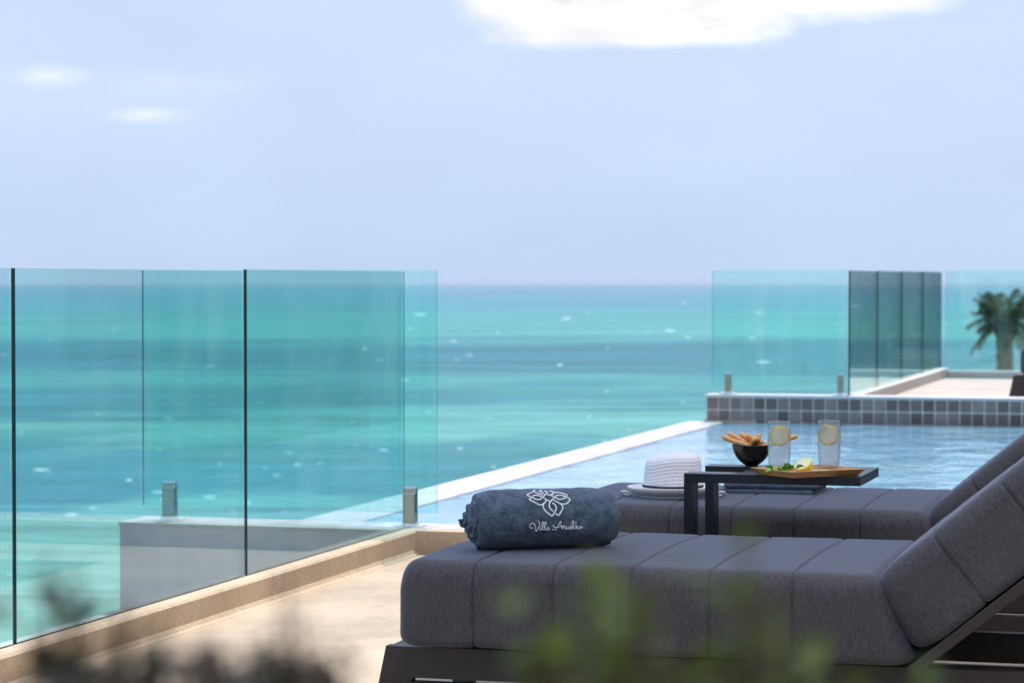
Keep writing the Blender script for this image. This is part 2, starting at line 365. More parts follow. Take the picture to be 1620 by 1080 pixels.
# the sea: bands of pale shallows and darker water, drawn by distance from the shore
m = M('sea_water'); geo = m.n('ShaderNodeNewGeometry').outputs['Position']
rt = m.n('ShaderNodeMapping', vector_type='TEXTURE'); rt.inputs['Rotation'].default_value = (0, 0, R(16.03)); m.l(geo, rt.inputs[0])
sx = m.n('ShaderNodeSeparateXYZ'); m.l(rt.outputs[0], sx.inputs[0])
dist = m.math('MAXIMUM', sx.outputs[1], 60); lat = sx.outputs[0]
v = m.math('DIVIDE', 75790, dist)                               # falls from 1 km^-1 scale near the shore to 0 at the horizon
lg = m.math('LOGARITHM', dist, 2.71828)
cb = m.n('ShaderNodeCombineXYZ'); m.l(m.math('DIVIDE', lat, m.math('POWER', dist, .95)), cb.inputs[0]); m.l(lg, cb.inputs[1])
mp = m.n('ShaderNodeMapping'); mp.inputs['Scale'].default_value = (4.5, 6.5, 1); m.l(cb.outputs[0], mp.inputs[0])
mq = m.n('ShaderNodeMapping'); mq.inputs['Scale'].default_value = (5.0, 34, 1); m.l(cb.outputs[0], mq.inputs[0])
mr = m.n('ShaderNodeMapping'); mr.inputs['Scale'].default_value = (30, 190, 1); m.l(cb.outputs[0], mr.inputs[0])
na = m.noise(1.0, 4, .55, mp.outputs[0], .5); nb = m.noise(1.0, 5, .6, mq.outputs[0], .7); nc = m.noise(1.0, 4, .6, mr.outputs[0], .4)
wob = m.math('ADD', 1, m.math('ADD', m.math('MULTIPLY', m.math('SUBTRACT', na, .5), .55), m.math('MULTIPLY', m.math('SUBTRACT', nb, .5), .24)))
f = m.math('DIVIDE', m.math('MULTIPLY', v, wob), 560)
SEA = [(4, (.30, .50, .68)), (16, (.24, .49, .66)), (40, (.19, .53, .64)), (62, (.20, .60, .62)), (84, (.22, .62, .62)), (92, (.11, .42, .51)),  # first stops: distance haze put into the colour as bluer water
       (110, (.080, .34, .445)), (138, (.088, .365, .46)), (146, (.17, .54, .56)), (160, (.16, .52, .55)), (172, (.085, .38, .47)), (200, (.10, .40, .48)),
       (215, (.26, .62, .60)), (245, (.30, .66, .62)), (262, (.11, .42, .48)), (300, (.08, .38, .46)), (345, (.075, .37, .47)), (372, (.34, .66, .64)), (430, (.46, .74, .68)), (520, (.52, .78, .70))]
assert len(SEA) <= 32
col = m.ramp(f, [(p / 560, c) for p, c in SEA])
streak = m.ramp(nb, [(.28, .62), (.5, 1.0), (.72, 1.28)]); fine = m.ramp(nc, [(.3, .82), (.7, 1.20)])
col = m.mix(1, m.mix(1, m.mix(.8, col, streak, 'MULTIPLY'), fine, 'MULTIPLY'), (.285, .445, .42), 'MULTIPLY')
mo = m.n('ShaderNodeMapping'); mo.inputs['Scale'].default_value = (14, 30, 1); mo.inputs['Location'].default_value = (4, 9, 0); m.l(cb.outputs[0], mo.inputs[0])
pt = m.ramp(m.noise(1.0, 5, .62, mo.outputs[0], .9), [(.36, 0), (.62, 1)])   # weed and sand patches: greener or bluer water
col = m.mix(pt, m.mix(1, col, (.88, .98, .95), 'MULTIPLY'), m.mix(1, col, (1.22, 1.03, 1.10), 'MULTIPLY'))
df = m.n('ShaderNodeBsdfDiffuse'); m.l(col, df.inputs[0]); gs = m.n('ShaderNodeBsdfGlossy'); gs.inputs['Roughness'].default_value = .35
bp = m.bump(m.noise(.35, 4, .6, m.co(scale=(.5, 1, 1), world=True)), .5, .4); m.l(bp, gs.inputs['Normal'])
ms = m.n('ShaderNodeMixShader'); ms.inputs[0].default_value = .09; m.l(df.outputs[0], ms.inputs[1]); m.l(gs.outputs[0], ms.inputs[2]); m.l(ms.outputs[0], m.out.inputs[0])
sea_mat = m.m
m = M('foam'); foam_mat = m.pbr((.66, .78, .80), .7)
m = M('ground_cover'); land_mat = m.pbr(m.ramp(m.noise(.6, 6, .6, m.co(world=True)), [(.35, (.04, .06, .02)), (.65, (.12, .14, .06))]), .9)

# ------------------------------------------------------------ sea, land and terrace
b = B(); Rr = 26000; n = 96
b.add([(0, 0, -18)] + [(Rr * math.cos(2 * math.pi * k / n), Rr * math.sin(2 * math.pi * k / n), -18) for k in range(n)], [(0, k + 1, (k + 1) % n + 1) for k in range(n)])
structure('sea', b, sea_mat)
b = B(); random.seed(31)
fwd = Vector((-math.sin(R(16.03)), math.cos(R(16.03)))); rgt = Vector((math.cos(R(16.03)), math.sin(R(16.03))))
for k in range(230):
    d = 75790 / random.uniform(14, 470) ** 1.0; la = random.uniform(-.23, .23) * d
    s = d / 3968 * random.choice([.9, 1.1, 1.3, 1.6, 2, 2.6, 4.0]); w = s * random.uniform(1.2, 4.2)
    c = fwd * d + rgt * la; ang = random.uniform(-.12, .12) + R(16)
    ns = 9; ring = [(math.cos(2 * math.pi * q / ns) * w * random.uniform(.6, 1.1), math.sin(2 * math.pi * q / ns) * s * 3.0 * random.uniform(.6, 1.2)) for q in range(ns)]
    hgt = min(s * .35, .8)
    vs = [(c.x + x * math.cos(ang) - y * math.sin(ang), c.y + x * math.sin(ang) + y * math.cos(ang), -17.99) for x, y in ring] + [(c.x, c.y, -17.99 + hgt)]
    b.add(vs, [(q, (q + 1) % ns, ns) for q in range(ns)], 0, True)
tag(obj('whitecaps', b, foam_mat), 'small white wave crests scattered across the turquoise sea', 'sea foam', kind='stuff')

b = B(); nx, ny = 90, 100; vs = []
for j in range(ny):
    Y = -70 + 300 * j / (ny - 1)
    t = min(1, max(0, (Y - 45) / 70)); t = t * t * (3 - 2 * t); xc = -3.6 - 17 * t
    for i in range(nx):
        X = -34 + 234 * (i / (nx - 1)) ** 1.4
        s_ = min(1, max(0, (X - xc + 4 + 8 * t) / (5 + 14 * t))); s_ = s_ * s_ * (3 - 2 * s_)
        h = -19.5 + (19.5 - 2.4 - 7 * t) * s_ + max(0, X - 14) * .10
        if Y > 170: h -= (Y - 170) * .3
        if s_ > .02: h += noise.noise(Vector((X * .13, Y * .13, 0))) * .5 * s_
        vs.append((X, Y, h))
b.add(vs, [(j * nx + i, j * nx + i + 1, (j + 1) * nx + i + 1, (j + 1) * nx + i) for j in range(ny - 1) for i in range(nx - 1)], 0, True)
structure('hillside', b, land_mat)

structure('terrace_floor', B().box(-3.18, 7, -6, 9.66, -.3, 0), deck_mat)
# kerb with the floor swept up to its foot in a small cove
b = B(); prof = [(-3.27, -.5), (-3.27, .088), (-3.262, .095), (-3.188, .095), (-3.18, .087), (-3.18, .02), (-3.172, .006), (-3.16, .001), (-3.16, -.02), (-3.175, -.5)]
b.prism(prof, -6, 9.66); structure('terrace_kerb', b, curb_mat)
b = B(); b.box(-3.27, 7, 9.66, 9.76, -.5, .095, .006); structure('pool_kerb', b, curb_mat)
structure('ledge', B().box(-4.55, -3.27, -6, 9.72, -.6, -.28, .02), ledge_mat)
structure('podium', B().box(-4.5, 7, -6, 9.7, -20, -.6).box(-3.8, 7, 9.76, 18.05, -20, -.9), grey_plaster)
structure('pool_coping', B().box(-3.54, 7, 9.762, 10.0, -.3, .092, .004), mosaic_mat)
structure('pool_edge', B().box(-3.82, -3.54, 10.0, 17.94, -.9, .092, .012), edge_mat)
# pool surface as a grid so that the ripples have real relief
b = B(); nx, ny = 60, 150; vs = []
for j in range(ny):
    for i in range(nx):
        X = -3.54 + 4.3 * i / (nx - 1); Y = 10.0 + 7.95 * j / (ny - 1)
        z = .004 * noise.noise(Vector((X * 1.3, Y * 1.0, 3))) + .0025 * noise.noise(Vector((X * 3.1, Y * 2.6, 9)))
        e = min(1, (X + 3.54) / .3, (Y - 10) / .3, (17.95 - Y) / .3); vs.append((X, Y, .083 + z * e))
b.add(vs, [(j * nx + i, j * nx + i + 1, (j + 1) * nx + i + 1, (j + 1) * nx + i) for j in range(ny - 1) for i in range(nx - 1)], 0, True)
structure('pool_water', b, pool_mat)
# far terrace beyond the tiled wall
structure('far_terrace_floor', B().box(-2.60, .745, 18.2, 23.95, -.6, .20), stone('far_floor', (.54, .47, .41), (.66, .58, .51), 200))
structure('far_terrace_kerb', B().box(-2.72, -2.60, 18.2, 24.15, -.8, .287, .01).box(-2.60, .745, 23.95, 24.12, -.8, .268, .01), pale_plaster)

# low grey wall that closes the terrace on the seaward side
w = thing('wall', 'low grey plastered wall seen behind the left glass panels, pale coping on top', 'wall', (-3.9, 9.86, -.3))
def P(o, name, b, mat):                                     # part of thing o; b is in world coordinates
    c = obj(name, b, mat, o); c.matrix_parent_inverse = Matrix.LocRotScale(o.location, o.rotation_euler, None).inverted(); return c
P(w, 'wall_body', B().box(-4.52, -3.272, 9.722, 10.0, -2.4, .074), grey_plaster)
P(w, 'coping', B().box(-4.525, -3.272, 9.718, 10.005, .074, .090, .003), plaster('weathered_coping', (.26, .25, .26), (.50, .48, .49), 7))

# tiled pool wall: grout bed, coping, every tile
w = thing('tiled_wall', 'low wall of square grey slate tiles at the far end of the pool', 'wall', (-1, 18.1, 0))
P(w, 'wall_body', B().box(-3.686, .745, 17.96, 18.2, -.9, .268), grout_mat)
P(w, 'coping', B().box(-3.70, .745, 17.945, 18.2, .268, .286, .004), pale_plaster)
tm = B().box(-.0372, .0372, -.008, .012, -.039, .039, .003).mesh('tile'); tm.materials.append(tile_mat)
k = 0
for row in range(3):
    for i in range(50):
        x = -3.641 + i * .087 + random.uniform(-.001, .001)
        t = obj('tile', tm, None, w); t.location = (x + 1, 17.957 - 18.1 + random.uniform(-.0015, .0015), .222 - row * .0905)
        t.rotation_euler = (random.uniform(-.01, .01), 0, random.uniform(-.01, .01))
P(w, 'return_edge', B().box(-3.69, -3.30, 17.90, 17.945, -.3, .105, .006), curb_mat)

# ------------------------------------------------------------ glass balustrades
def pane_mesh(L, Hh, th=.012):
    """upright pane along local x, base at z=0; faces are glass, the cut edges a separate dark material"""
    b = B(); h = th / 2
    vs = [(0, -h, 0), (L, -h, 0), (L, -h, Hh), (0, -h, Hh), (0, h, 0), (L, h, 0), (L, h, Hh), (0, h, Hh)]
    b.add(vs, [(0, 1, 2, 3), (7, 6, 5, 4)], 0); b.add(vs, [(0, 4, 5, 1), (3, 2, 6, 7), (0, 3, 7, 4)], 1)
    e = -h + .0025                                          # far end: only the arris reads dark, the rest stays clear
    b.add([(L, -h, 0), (L, e, 0), (L, e, Hh), (L, -h, Hh), (L, h, 0), (L, h, Hh)], [(0, 1, 2, 3)], 1); b.add([(L, e, 0), (L, h, 0), (L, h, Hh), (L, e, Hh)], [(0, 1, 2, 3)], 0)
    return b
def spigot(parent, x, s=.05, h=.17, under=.0):
    """square clamp post with a slanted top cap on a base plate"""
    a = s / 2; b = B()
    b.prism([(x - a, under), (x + a, under), (x + a, under + h - .008), (x - a, under + h - .008)], -a, -.007)
    b.prism([(x - a, under), (x + a, under), (x + a, under + h - .008), (x - a, under + h - .008)], .007, a)
    b.box(x - a, x + a, -.007, .007, under, under + .06)
    p = obj('spigot', b, steel2, parent)
    b = B(); b.add([(x - a - .001, -a - .001, under + h - .03), (x + a + .001, -a - .001, under + h - .03), (x + a + .001, -.0066, under + h), (x - a - .001, -.0066, under + h),
                    (x - a - .001, -.0066, under + h - .03), (x + a + .001, -.0066, under + h - .03)], [(0, 1, 2, 3), (0, 4, 5, 1), (3, 2, 5, 4), (0, 3, 4), (1, 5, 2)])
    obj('cap', b, steel, p)
    obj('base_plate', B().box(x - .055, x + .055, -.05, .05, under - .001, under + .010, .002), steel, p)
    obj('flange', B().box(x - a - .006, x + a + .006, -a - .006, a + .006, under + .010, under + .018, .001), steel, p)
def glass(x, y, zb, L, Hh, along, label, group, spig=(), base=0, s=.05, sh=.17):
    t = thing('glass_panel', label, 'glass panel', (x, y, zb), R(90) if along == 'y' else 0, group)
    obj('pane', pane_mesh(L, Hh), [pane_mat, edge_glass], t)
    for q in spig: spigot(t, q - x, s, sh, base - zb)
    return t
G = 'frameless glass balustrade panels round the terrace'
glass(-3.252, 2.92, .095, 1.66, 1.045, 'y', 'glass balustrade panel out of view on the nearest stretch of kerb', G)
glass(-3.252, 4.60, .095, 1.688, 1.045, 'y', 'glass balustrade panel cut by the left edge of the photo', G)
glass(-3.252, 6.307, .095, 1.682, 1.045, 'y', 'clear tall glass panel between the first and second dark vertical edges on the sandy kerb', G)
glass(-3.252, 8.008, .095, 1.700, 1.05, 'y', 'glass panel on the sandy kerb whose far end meets the cornering steel clamp', G)
glass(-4.460, 9.83, .152, 1.315, 1.0, 'x', 'glass panel facing us on the low grey wall, held by two steel clamps', G, (-4.338, -3.262), .090)
F2 = 'glass balustrade panels beyond the pool'
glass(-3.66, 18.06, .34, .985, .852, 'x', 'pale glass panel standing on the tiled pool wall between two small steel clamps', F2, (-3.545, -2.72), .286, .042, .155)
names = ['first and nearest of the dark glass panels receding along the far terrace', 'second dark glass panel receding along the far terrace',
         'third dark glass panel receding along the far terrace', 'last and farthest dark glass panel receding along the far terrace']
for i, nm in enumerate(names): glass(-2.66, 18.08 + i * 1.485, .287, 1.465, .90 + .004 * i, 'y', nm, F2)
glass(-2.62, 24.03, .268, 1.6, .95, 'x', 'pale glass panel on the far end kerb in front of the palm crown', F2)
glass(-1.00, 24.03, .268, 1.7, .95, 'x', 'glass panel on the far end kerb beyond the right edge', F2)

# ------------------------------------------------------------ sun loungers
def cushion(L, Wd, T, seams, r=.05, shear0=0, shear1=0, name='cushion'):
    """quilted block: local x 0..L, y 0..Wd, z 0..T; grooves across at the seams"""
    xs = [0]
    for q in range(1, 9): xs.append(r * (1 - math.cos(q / 8 * math.pi / 2)))
    x = r
    marks = sorted(seams)
    while x < L - r - .001:
        near = min([abs(x - s) for s in marks] + [9]); x += .002 if near < .014 else (.005 if near < .03 else .012)
        if x < L - r: xs.append(x)
    xs += [L - q for q in reversed(xs[:9])]
    N = 84; vs = []; fs = []
    for x in xs:
        e = r - math.sqrt(max(0, r * r - (r - x) ** 2)) if x < r else (r - math.sqrt(max(0, r * r - (r - (L - x)) ** 2)) if x > L - r else 0)
        dn = min([abs(x - s) for s in marks] + [9]); dn2 = min(dn, x, L - x)
        g = .0060 * math.exp(-(dn / .0036) ** 2) + .0013 * math.exp(-dn / .010)
        hw = Wd / 2 - e - g; zt, zb = T - e - g, .3 * e + g * .6; rt, rb = .050, .022
        arcs = [(hw - rb, zb + rb, rb, -90), (hw - rt, zt - rt, rt, 0), (-hw + rt, zt - rt, rt, 90), (-hw + rb, zb + rb, rb, 180)]
        ring = []
        for q, (ay, az_, ar, a0) in enumerate(arcs):
            for k in range(10): an = math.radians(a0 + 90 * k / 9); ring.append((ay + ar * math.cos(an), az_ + ar * math.sin(an)))
            by_, bz_, br, b0 = arcs[(q + 1) % 4]; p0 = ring[-1]; p1 = (by_ + br * math.cos(math.radians(b0)), bz_ + br * math.sin(math.radians(b0)))
            nseg = 14 if q in (1, 3) else 8
            ring += [(p0[0] + (p1[0] - p0[0]) * k / nseg, p0[1] + (p1[1] - p0[1]) * k / nseg) for k in range(1, nseg)]
        N = len(ring)
        for y_, z_ in ring:
            z_ -= T / 2
            if z_ > 0: z_ += .006 * (1 - (y_ / (Wd / 2)) ** 2)
            wv = .0022 * noise.noise(Vector((x * 5, y_ * 5, z_ * 9 + L))) + .0016 * math.exp(-dn2 / .03) * noise.noise(Vector((x * 30, y_ * 26, z_ * 34)))
            zz = z_ + T / 2
            xx = x + (shear1 * zz * max(0, min(1, (x - L + .16) / .16))) + (shear0 * zz * max(0, min(1, (.12 - x) / .12)))
            vs.append((xx, y_ + Wd / 2 + wv, zz + wv))
    m = len(xs)
    for i in range(m - 1):
        for k in range(N):
            a, b2 = i * N + k, i * N + (k + 1) % N; fs.append((a, b2, b2 + N, a + N))
    fs += [list(range(N))[::-1], list(range((m - 1) * N, m * N))]
    return B().add(vs, fs, 0, True).mesh(name)

YN, WD = 5.80, .87                                        # near side and width of the first lounger's mattress
def make_lounger():
    """built about its own foot end: local x runs to the head, y away, z up"""
    t = thing('sun_lounger', 'near charcoal sun lounger with a rolled towel on its foot end', 'sun lounger', (-2.02, YN, 0), 0, 'charcoal sun loungers on the terraces')
    s0 = .054
    seat = obj('seat_cushion', cushion(1.262, WD, .208, [.2, .4, .592, .782, .98], .055, 0, -.38), cushion_mat, t, (s0, 0, .213))
    hx, hz = 1.322, .232
    back = obj('back_cushion', cushion(.80, WD, .205, [.21, .41, .61], .095), cushion_mat, t, (hx, 0, hz), (0, -R(39.3), 0))
    Lf = 2.12
    for y0 in (.095, WD - .130):
        f = obj('side_frame', B().prism([(0, .198), (Lf, .198), (Lf + .0165, .121), (-.0165, .121)], y0, y0 + .035), frame_mat, t)
        obj('bottom_rail', B().prism([(-.0188, .110), (Lf + .0188, .110), (Lf + .035, .033), (-.035, .033)], y0, y0 + .035), frame_mat, f)
        obj('spacer', B().prism([(-.0167, .1205), (.068, .1205), (.066, .1105), (-.0186, .1105)], y0 + .001, y0 + .034), frame_mat, f)
        obj('spacer', B().prism([(Lf - .068, .1205), (Lf + .0167, .1205), (Lf + .0186, .1105), (Lf - .066, .1105)], y0 + .001, y0 + .034), frame_mat, f)
        for fx in (-.030, Lf / 2 - .03, Lf - .035): obj('foot', B().box(fx, fx + .06, y0 + .003, y0 + .032, 0, .0325, .001), frame_mat, f)
    obj('end_rail', B().box(.004, .044, .1305, WD - .1305, .13, .197, .002), frame_mat, t)
    obj('base_panel', B().box(.046, 1.30, .1305, WD - .1305, .175, .1985), frame_mat, t)
    sp = obj('back_support', B().box(-.03, .82, .012, WD - .012, -.030, -.004, .003), frame_mat, t, (hx, 0, hz), (0, -R(39.3), 0))
    for y0 in (.12, WD - .15): obj('prop', B().box(.50, .54, y0, y0 + .03, -.20, .23), frame_mat, t, (hx + .04, 0, hz), (0, -R(8), 0))
    return t
L1 = make_lounger()
L2 = copy_tree(L1); L2.location = (-2.10, 7.46, 0)
tag(L2, 'charcoal sun lounger nearer the pool carrying the white hat and the folded towel', 'sun lounger')
L3 = copy_tree(L1); L3.location = (-1.60, 19.3, .2)
tag(L3, 'far charcoal sun lounger beyond the tiled wall, cut by the right edge', 'sun lounger')

# ------------------------------------------------------------ C-shaped side table between the loungers
TZ = .56
t = thing('side_table', 'black metal C-shaped side table between the two near loungers', 'table', (-1.25, 7.15, 0))
yf, yb, xl, xr = 6.965, 7.345, -1.494, -.993
P(t, 'front_bar', B().box(xl, xr, yf, yf + .082, TZ - .026, TZ, .0012), table_mat)
P(t, 'back_bar', B().box(xl, xr, yb - .082, yb, TZ - .026, TZ, .0012), table_mat)
P(t, 'table_top', B().box(xl + .150, xr, yf + .0822, yb - .0822, TZ - .0262, TZ - .0002), table_mat)
for y0 in (yf, yb - .082):
    P(t, 'leg', B().box(xl, xl + .025, y0, y0 + .082, .0262, TZ - .0263, .0012), table_mat)
    P(t, 'foot', B().box(xl, xr - .05, y0, y0 + .082, 0, .026, .0012), table_mat)
P(t, 'foot_brace', B().box(xl, xl + .05, yf + .0822, yb - .0822, .0002, .0258), table_mat)

# ------------------------------------------------------------ rolled towel with the embroidered emblem
RT = .0865
t = thing('rolled_towel', 'rolled slate blue towel with white emblem and lettering on the near lounger', 'towel', (-1.682, 6.113, .421), R(30))
def roll_mesh():
    turns = 4.3; ns = 330; na = 96; L = .400; th = .0180; vs = []; fs = []
    rc = lambda s: .010 + (RT - th / 2 - .010) * s
    prof = []
    for i in range(ns + 1):
        s = i / ns; a = -R(100) - (1 - s) * turns * 2 * math.pi
        r = rc(s); prof.append((r, a, s))
    loop = [(r, a, s, 1) for r, a, s in prof] + [(r, a, s, -1) for r, a, s in reversed(prof)]
    m = len(loop)
    stations = [(-1, .15), (-1, .6), (-.997, .86), (-.99, 1)] + [(-.99 + 1.98 * k / na, 1) for k in range(1, na)] + [(.99, 1), (.997, .86), (1, .6), (1, .15)]
    for st, thick in stations:
        for r, a, s, side in loop:
            ext = L / 2 * (1.05 - (.24 if st < 0 else .10) * s + (.028 if st < 0 else .012) * noise.noise(Vector((math.cos(a) * 1.2, math.sin(a) * 1.2, s * 5 + (3 if st > 0 else 0)))))
            u = st * ext
            q = max(0, (abs(u) - L / 2 + .085) / .085); shrink = 1 - (.34 if u < 0 else .24) * q ** 2.2
            rr = (r + side * th * .5 * thick * .93) * shrink
            fold = (.011 if u < 0 else .0035) * q * noise.noise(Vector((math.cos(a) * 1.8, math.sin(a) * 1.8, u * 9 + s * 3)))
            big = .0030 * noise.noise(Vector((u * 9, math.cos(a) * 1.4, math.sin(a) * 1.4))) * s
            wr = .0016 * noise.noise(Vector((u * 30, a * 1.3, 4)))
            tiny = .0007 * noise.noise(Vector((u * 160, math.cos(a) * 22, math.sin(a) * 22)))
            rr += fold + big + wr + tiny
            y, z = -rr * math.cos(a), rr * math.sin(a)
            z *= .985
            if z < -RT * .86: z = -RT * .86 + (z + RT * .86) * .35
            vs.append((u, y, z + RT * .93))
    n = len(stations)
    for i in range(n - 1):
        for k in range(m):
            a, b2 = i * m + k, i * m + (k + 1) % m; fs.append((a, b2, b2 + m, a + m))
    for base in (0, (n - 1) * m):
        for k in range(ns): fs.append((base + k, base + k + 1, base + m - 2 - k, base + m - 1 - k))
    return B().add(vs, fs, 0, True).mesh('terry_roll')
obj('terry_roll', roll_mesh(), towel_mat, t)
# strokes in (length along the roll, angle round it)
EMB = [[(-0.0227, 1.1339), (-0.0285, 1.0665), (-0.0214, 0.971), (-0.0078, 0.8705)],
       [(-0.0057, 1.108), (-0.013, 1.0683), (-0.0094, 1.0035), (-0.0037, 0.9362)],
       [(0.0, 1.0711), (0.0041, 1.029), (0.005, 0.9684), (0.0001, 0.9007), (-0.0076, 0.8077)],
       [(0.0131, 1.0739), (0.019, 1.0388), (0.0216, 0.9623), (0.0125, 0.8637)],
       [(0.0043, 0.886), (0.0137, 0.8442), (0.0208, 0.7807), (0.0294, 0.703), (0.0391, 0.7001), (0.0488, 0.7485)],
       [(0.023, 0.8163), (0.0319, 0.8573), (0.0414, 0.8414), (0.051, 0.7832), (0.0594, 0.6942), (0.052, 0.5731), (0.0442, 0.5293), (0.0329, 0.5425)],
       [(0.0142, 0.8696), (0.0214, 0.9552), (0.0326, 0.9874), (0.0433, 0.9473), (0.0534, 0.8759), (0.0551, 0.8307)],
       [(-0.0312, 1.012), (-0.0383, 0.9773), (-0.0482, 0.8776), (-0.0383, 0.7872), (-0.0282, 0.7089), (-0.0194, 0.7007), (-0.0132, 0.7328)],
       [(-0.0356, 0.829), (-0.028, 0.8708), (-0.021, 0.8556), (-0.0115, 0.7908), (-0.0024, 0.6957), (0.0056, 0.6281)],
       [(-0.0405, 0.7526), (-0.0457, 0.7029), (-0.0351, 0.6184), (-0.0247, 0.5381), (-0.0177, 0.5161), (-0.0099, 0.5594), (-0.0011, 0.6732)],
       [(0.0186, 0.7404), (0.0109, 0.6588), (0.0049, 0.5759), (0.0027, 0.4857), (0.0054, 0.3881), (0.0109, 0.3206)],
       [(0.0119, 0.5843), (0.0179, 0.5114), (0.0203, 0.4225), (0.017, 0.3284), (0.0081, 0.1876), (-0.0012, 0.2588), (-0.0096, 0.3447), (-0.0128, 0.4409), (-0.0119, 0.5295), (-0.007, 0.6)],
       [(0.0167, 0.668), (0.0262, 0.5907), (0.0343, 0.5169), (0.0371, 0.4373), (0.0343, 0.3521), (0.0244, 0.1971), (0.0174, 0.254)]]
TXT = [[(-0.042, -0.125), (-0.0453, -0.152), (-0.0493, -0.1174), (-0.0499, -0.0619), (-0.0456, -0.0137), (-0.0393, -0.0208), (-0.0358, -0.0878), (-0.0335, -0.2406), (-0.0279, -0.1345), (-0.0252, -0.0356), (-0.0267, 0.0304), (-0.0301, 0.0531)],
       [(-0.0234, -0.0968), (-0.024, -0.158), (-0.0223, -0.2095), (-0.0182, -0.1596), (-0.015, -0.0384), (-0.0155, 0.022), (-0.0185, -0.0046), (-0.0183, -0.126), (-0.0155, -0.2114), (-0.0114, -0.1503), (-0.0082, -0.0402), (-0.0087, 0.0202), (-0.0121, -0.0063), (-0.0124, -0.1276), (-0.0092, -0.2075), (-0.0054, -0.1858)],
       [(-0.0007, -0.1477), (-0.0046, -0.141), (-0.0059, -0.1857), (-0.0024, -0.2038), (0.0001, -0.1535), (-0.0003, -0.1987), (0.0024, -0.1994)],
       [(-0.0235, -0.0416), (-0.0229, -0.0527)],
       [(0.0112, -0.062), (0.0093, -0.0947), (0.0138, -0.1327), (0.0216, -0.1315), (0.0332, -0.1068)],
       [(0.0072, -0.1895), (0.0122, -0.208), (0.0179, -0.1811), (0.0244, -0.0711), (0.0292, 0.0319), (0.0302, -0.0727), (0.033, -0.1968)],
       [(0.033, -0.1968), (0.0347, -0.1072), (0.0359, -0.1749), (0.0381, -0.097), (0.04, -0.1143), (0.0413, -0.1878), (0.0437, -0.1771), (0.0445, -0.1267), (0.0452, -0.1889), (0.0486, -0.1842), (0.0494, -0.128), (0.0506, -0.1904), (0.053, -0.1798), (0.0552, -0.1129), (0.0574, -0.181), (0.055, -0.2008), (0.0589, -0.1928), (0.0615, -0.1258), (0.0638, -0.0377), (0.0618, 0.0342), (0.0594, -0.0145), (0.06, -0.1931), (0.062, -0.126), (0.0645, -0.1379), (0.0657, -0.1948), (0.0685, -0.1728)],
       [(0.0697, 0.0266), (0.0692, -0.0723), (0.0701, -0.2017)],
       [(0.07, -0.1619), (0.0732, -0.1179), (0.0738, -0.1517), (0.071, -0.1678), (0.075, -0.2031), (0.0784, -0.187)],
       [(0.0826, -0.1373), (0.0787, -0.1362), (0.0774, -0.1867), (0.0809, -0.2014), (0.0836, -0.1432), (0.0838, -0.1942), (0.0875, -0.1499)]]
def on_roll(u, ph, lift=0):
    big = .0030 * noise.noise(Vector((u * 9, math.cos(ph) * 1.4, math.sin(ph) * 1.4))); wr = .0016 * noise.noise(Vector((u * 30, ph * 1.3, 4)))
    r = RT + lift + big * 1.0 - .0008
    return (u, -r * math.cos(ph), r * math.sin(ph) * .985 + RT * .93)
def stitch(name, lines, width, lift, step=5):
    """satin stitch: a raised rounded band following each stroke over the curved cloth"""
    b = B()
    for ln in lines:
        pts = smoothline(ln, step) if len(ln) > 2 else smoothline(ln, 4)
        P3 = [Vector(on_roll(u, p, lift)) for u, p in pts]; m = len(P3)
        vs = []
        for i, p in enumerate(P3):
            d = (P3[min(i + 1, m - 1)] - P3[max(i - 1, 0)]).normalized(); nrm = Vector((0, -math.cos(pts[i][1]), math.sin(pts[i][1])))
            sd = d.cross(nrm).normalized()
            for k in range(6):
                an = math.pi * 2 * k / 6; vs.append(p + sd * width * math.cos(an) + nrm * width * .75 * math.sin(an))
        fs = [(i * 6 + k, i * 6 + (k + 1) % 6, (i + 1) * 6 + (k + 1) % 6, (i + 1) * 6 + k) for i in range(m - 1) for k in range(6)] + [list(range(6))[::-1], list(range((m - 1) * 6, m * 6))]
        b.add(vs, fs, 0, True)
    return obj(name, b, thread, t)
stitch('emblem', EMB, .0019, .0026)
stitch('lettering', TXT, .00095, .0024, 6)

# ------------------------------------------------------------ folded towel under the table end
t = tag(thing('folded_towel', None, None, (-1.43, 8.06, .421)), 'flat folded blue grey towel lying on the far lounger under the table top', 'towel')
for k in range(2):
    b = B(); nx, ny = 60, 30; vs = []; fs = []; Lx, Ly = .30, .30; r = .0105
    def sect(u):                                           # folded edge to the front: rounded loop in y-z
        return u
    N = 40
    for i in range(nx):
        x = -Lx / 2 + Lx * i / (nx - 1); e = max(0, (abs(x) - Lx / 2 + .012) / .012); rr = r * (1 - .5 * e * e)
        for q in range(N):
            s = q / N
            if s < .4: y, z = -Ly / 2 + Ly * (s / .4), rr
            elif s < .5: a = (s - .4) / .1 * math.pi; y, z = Ly / 2 + rr * math.sin(a), rr * math.cos(a)
            elif s < .9: y, z = Ly / 2 - Ly * ((s - .5) / .4), -rr
            else: a = (s - .9) / .1 * math.pi; y, z = -Ly / 2 - rr * math.sin(a), -rr * math.cos(a)
            wv = .0022 * noise.noise(Vector((x * 16, y * 14, z * 60 + k * 5))); y += .006 * noise.noise(Vector((x * 9, k * 4, 1)))
            vs.append((x + .012 * k, y, z + r + k * 2 * r + wv))
    for i in range(nx - 1):
        for q in range(N):
            a, c = i * N + q, i * N + (q + 1) % N; fs.append((a, c, c + N, a + N))
    fs += [list(range(N))[::-1], list(range((nx - 1) * N, nx * N))]
    obj('towel_fold', B().add(vs, fs, 0, True), towel2_mat, t, (0, 0, 0), (0, 0, R(1 + k)))

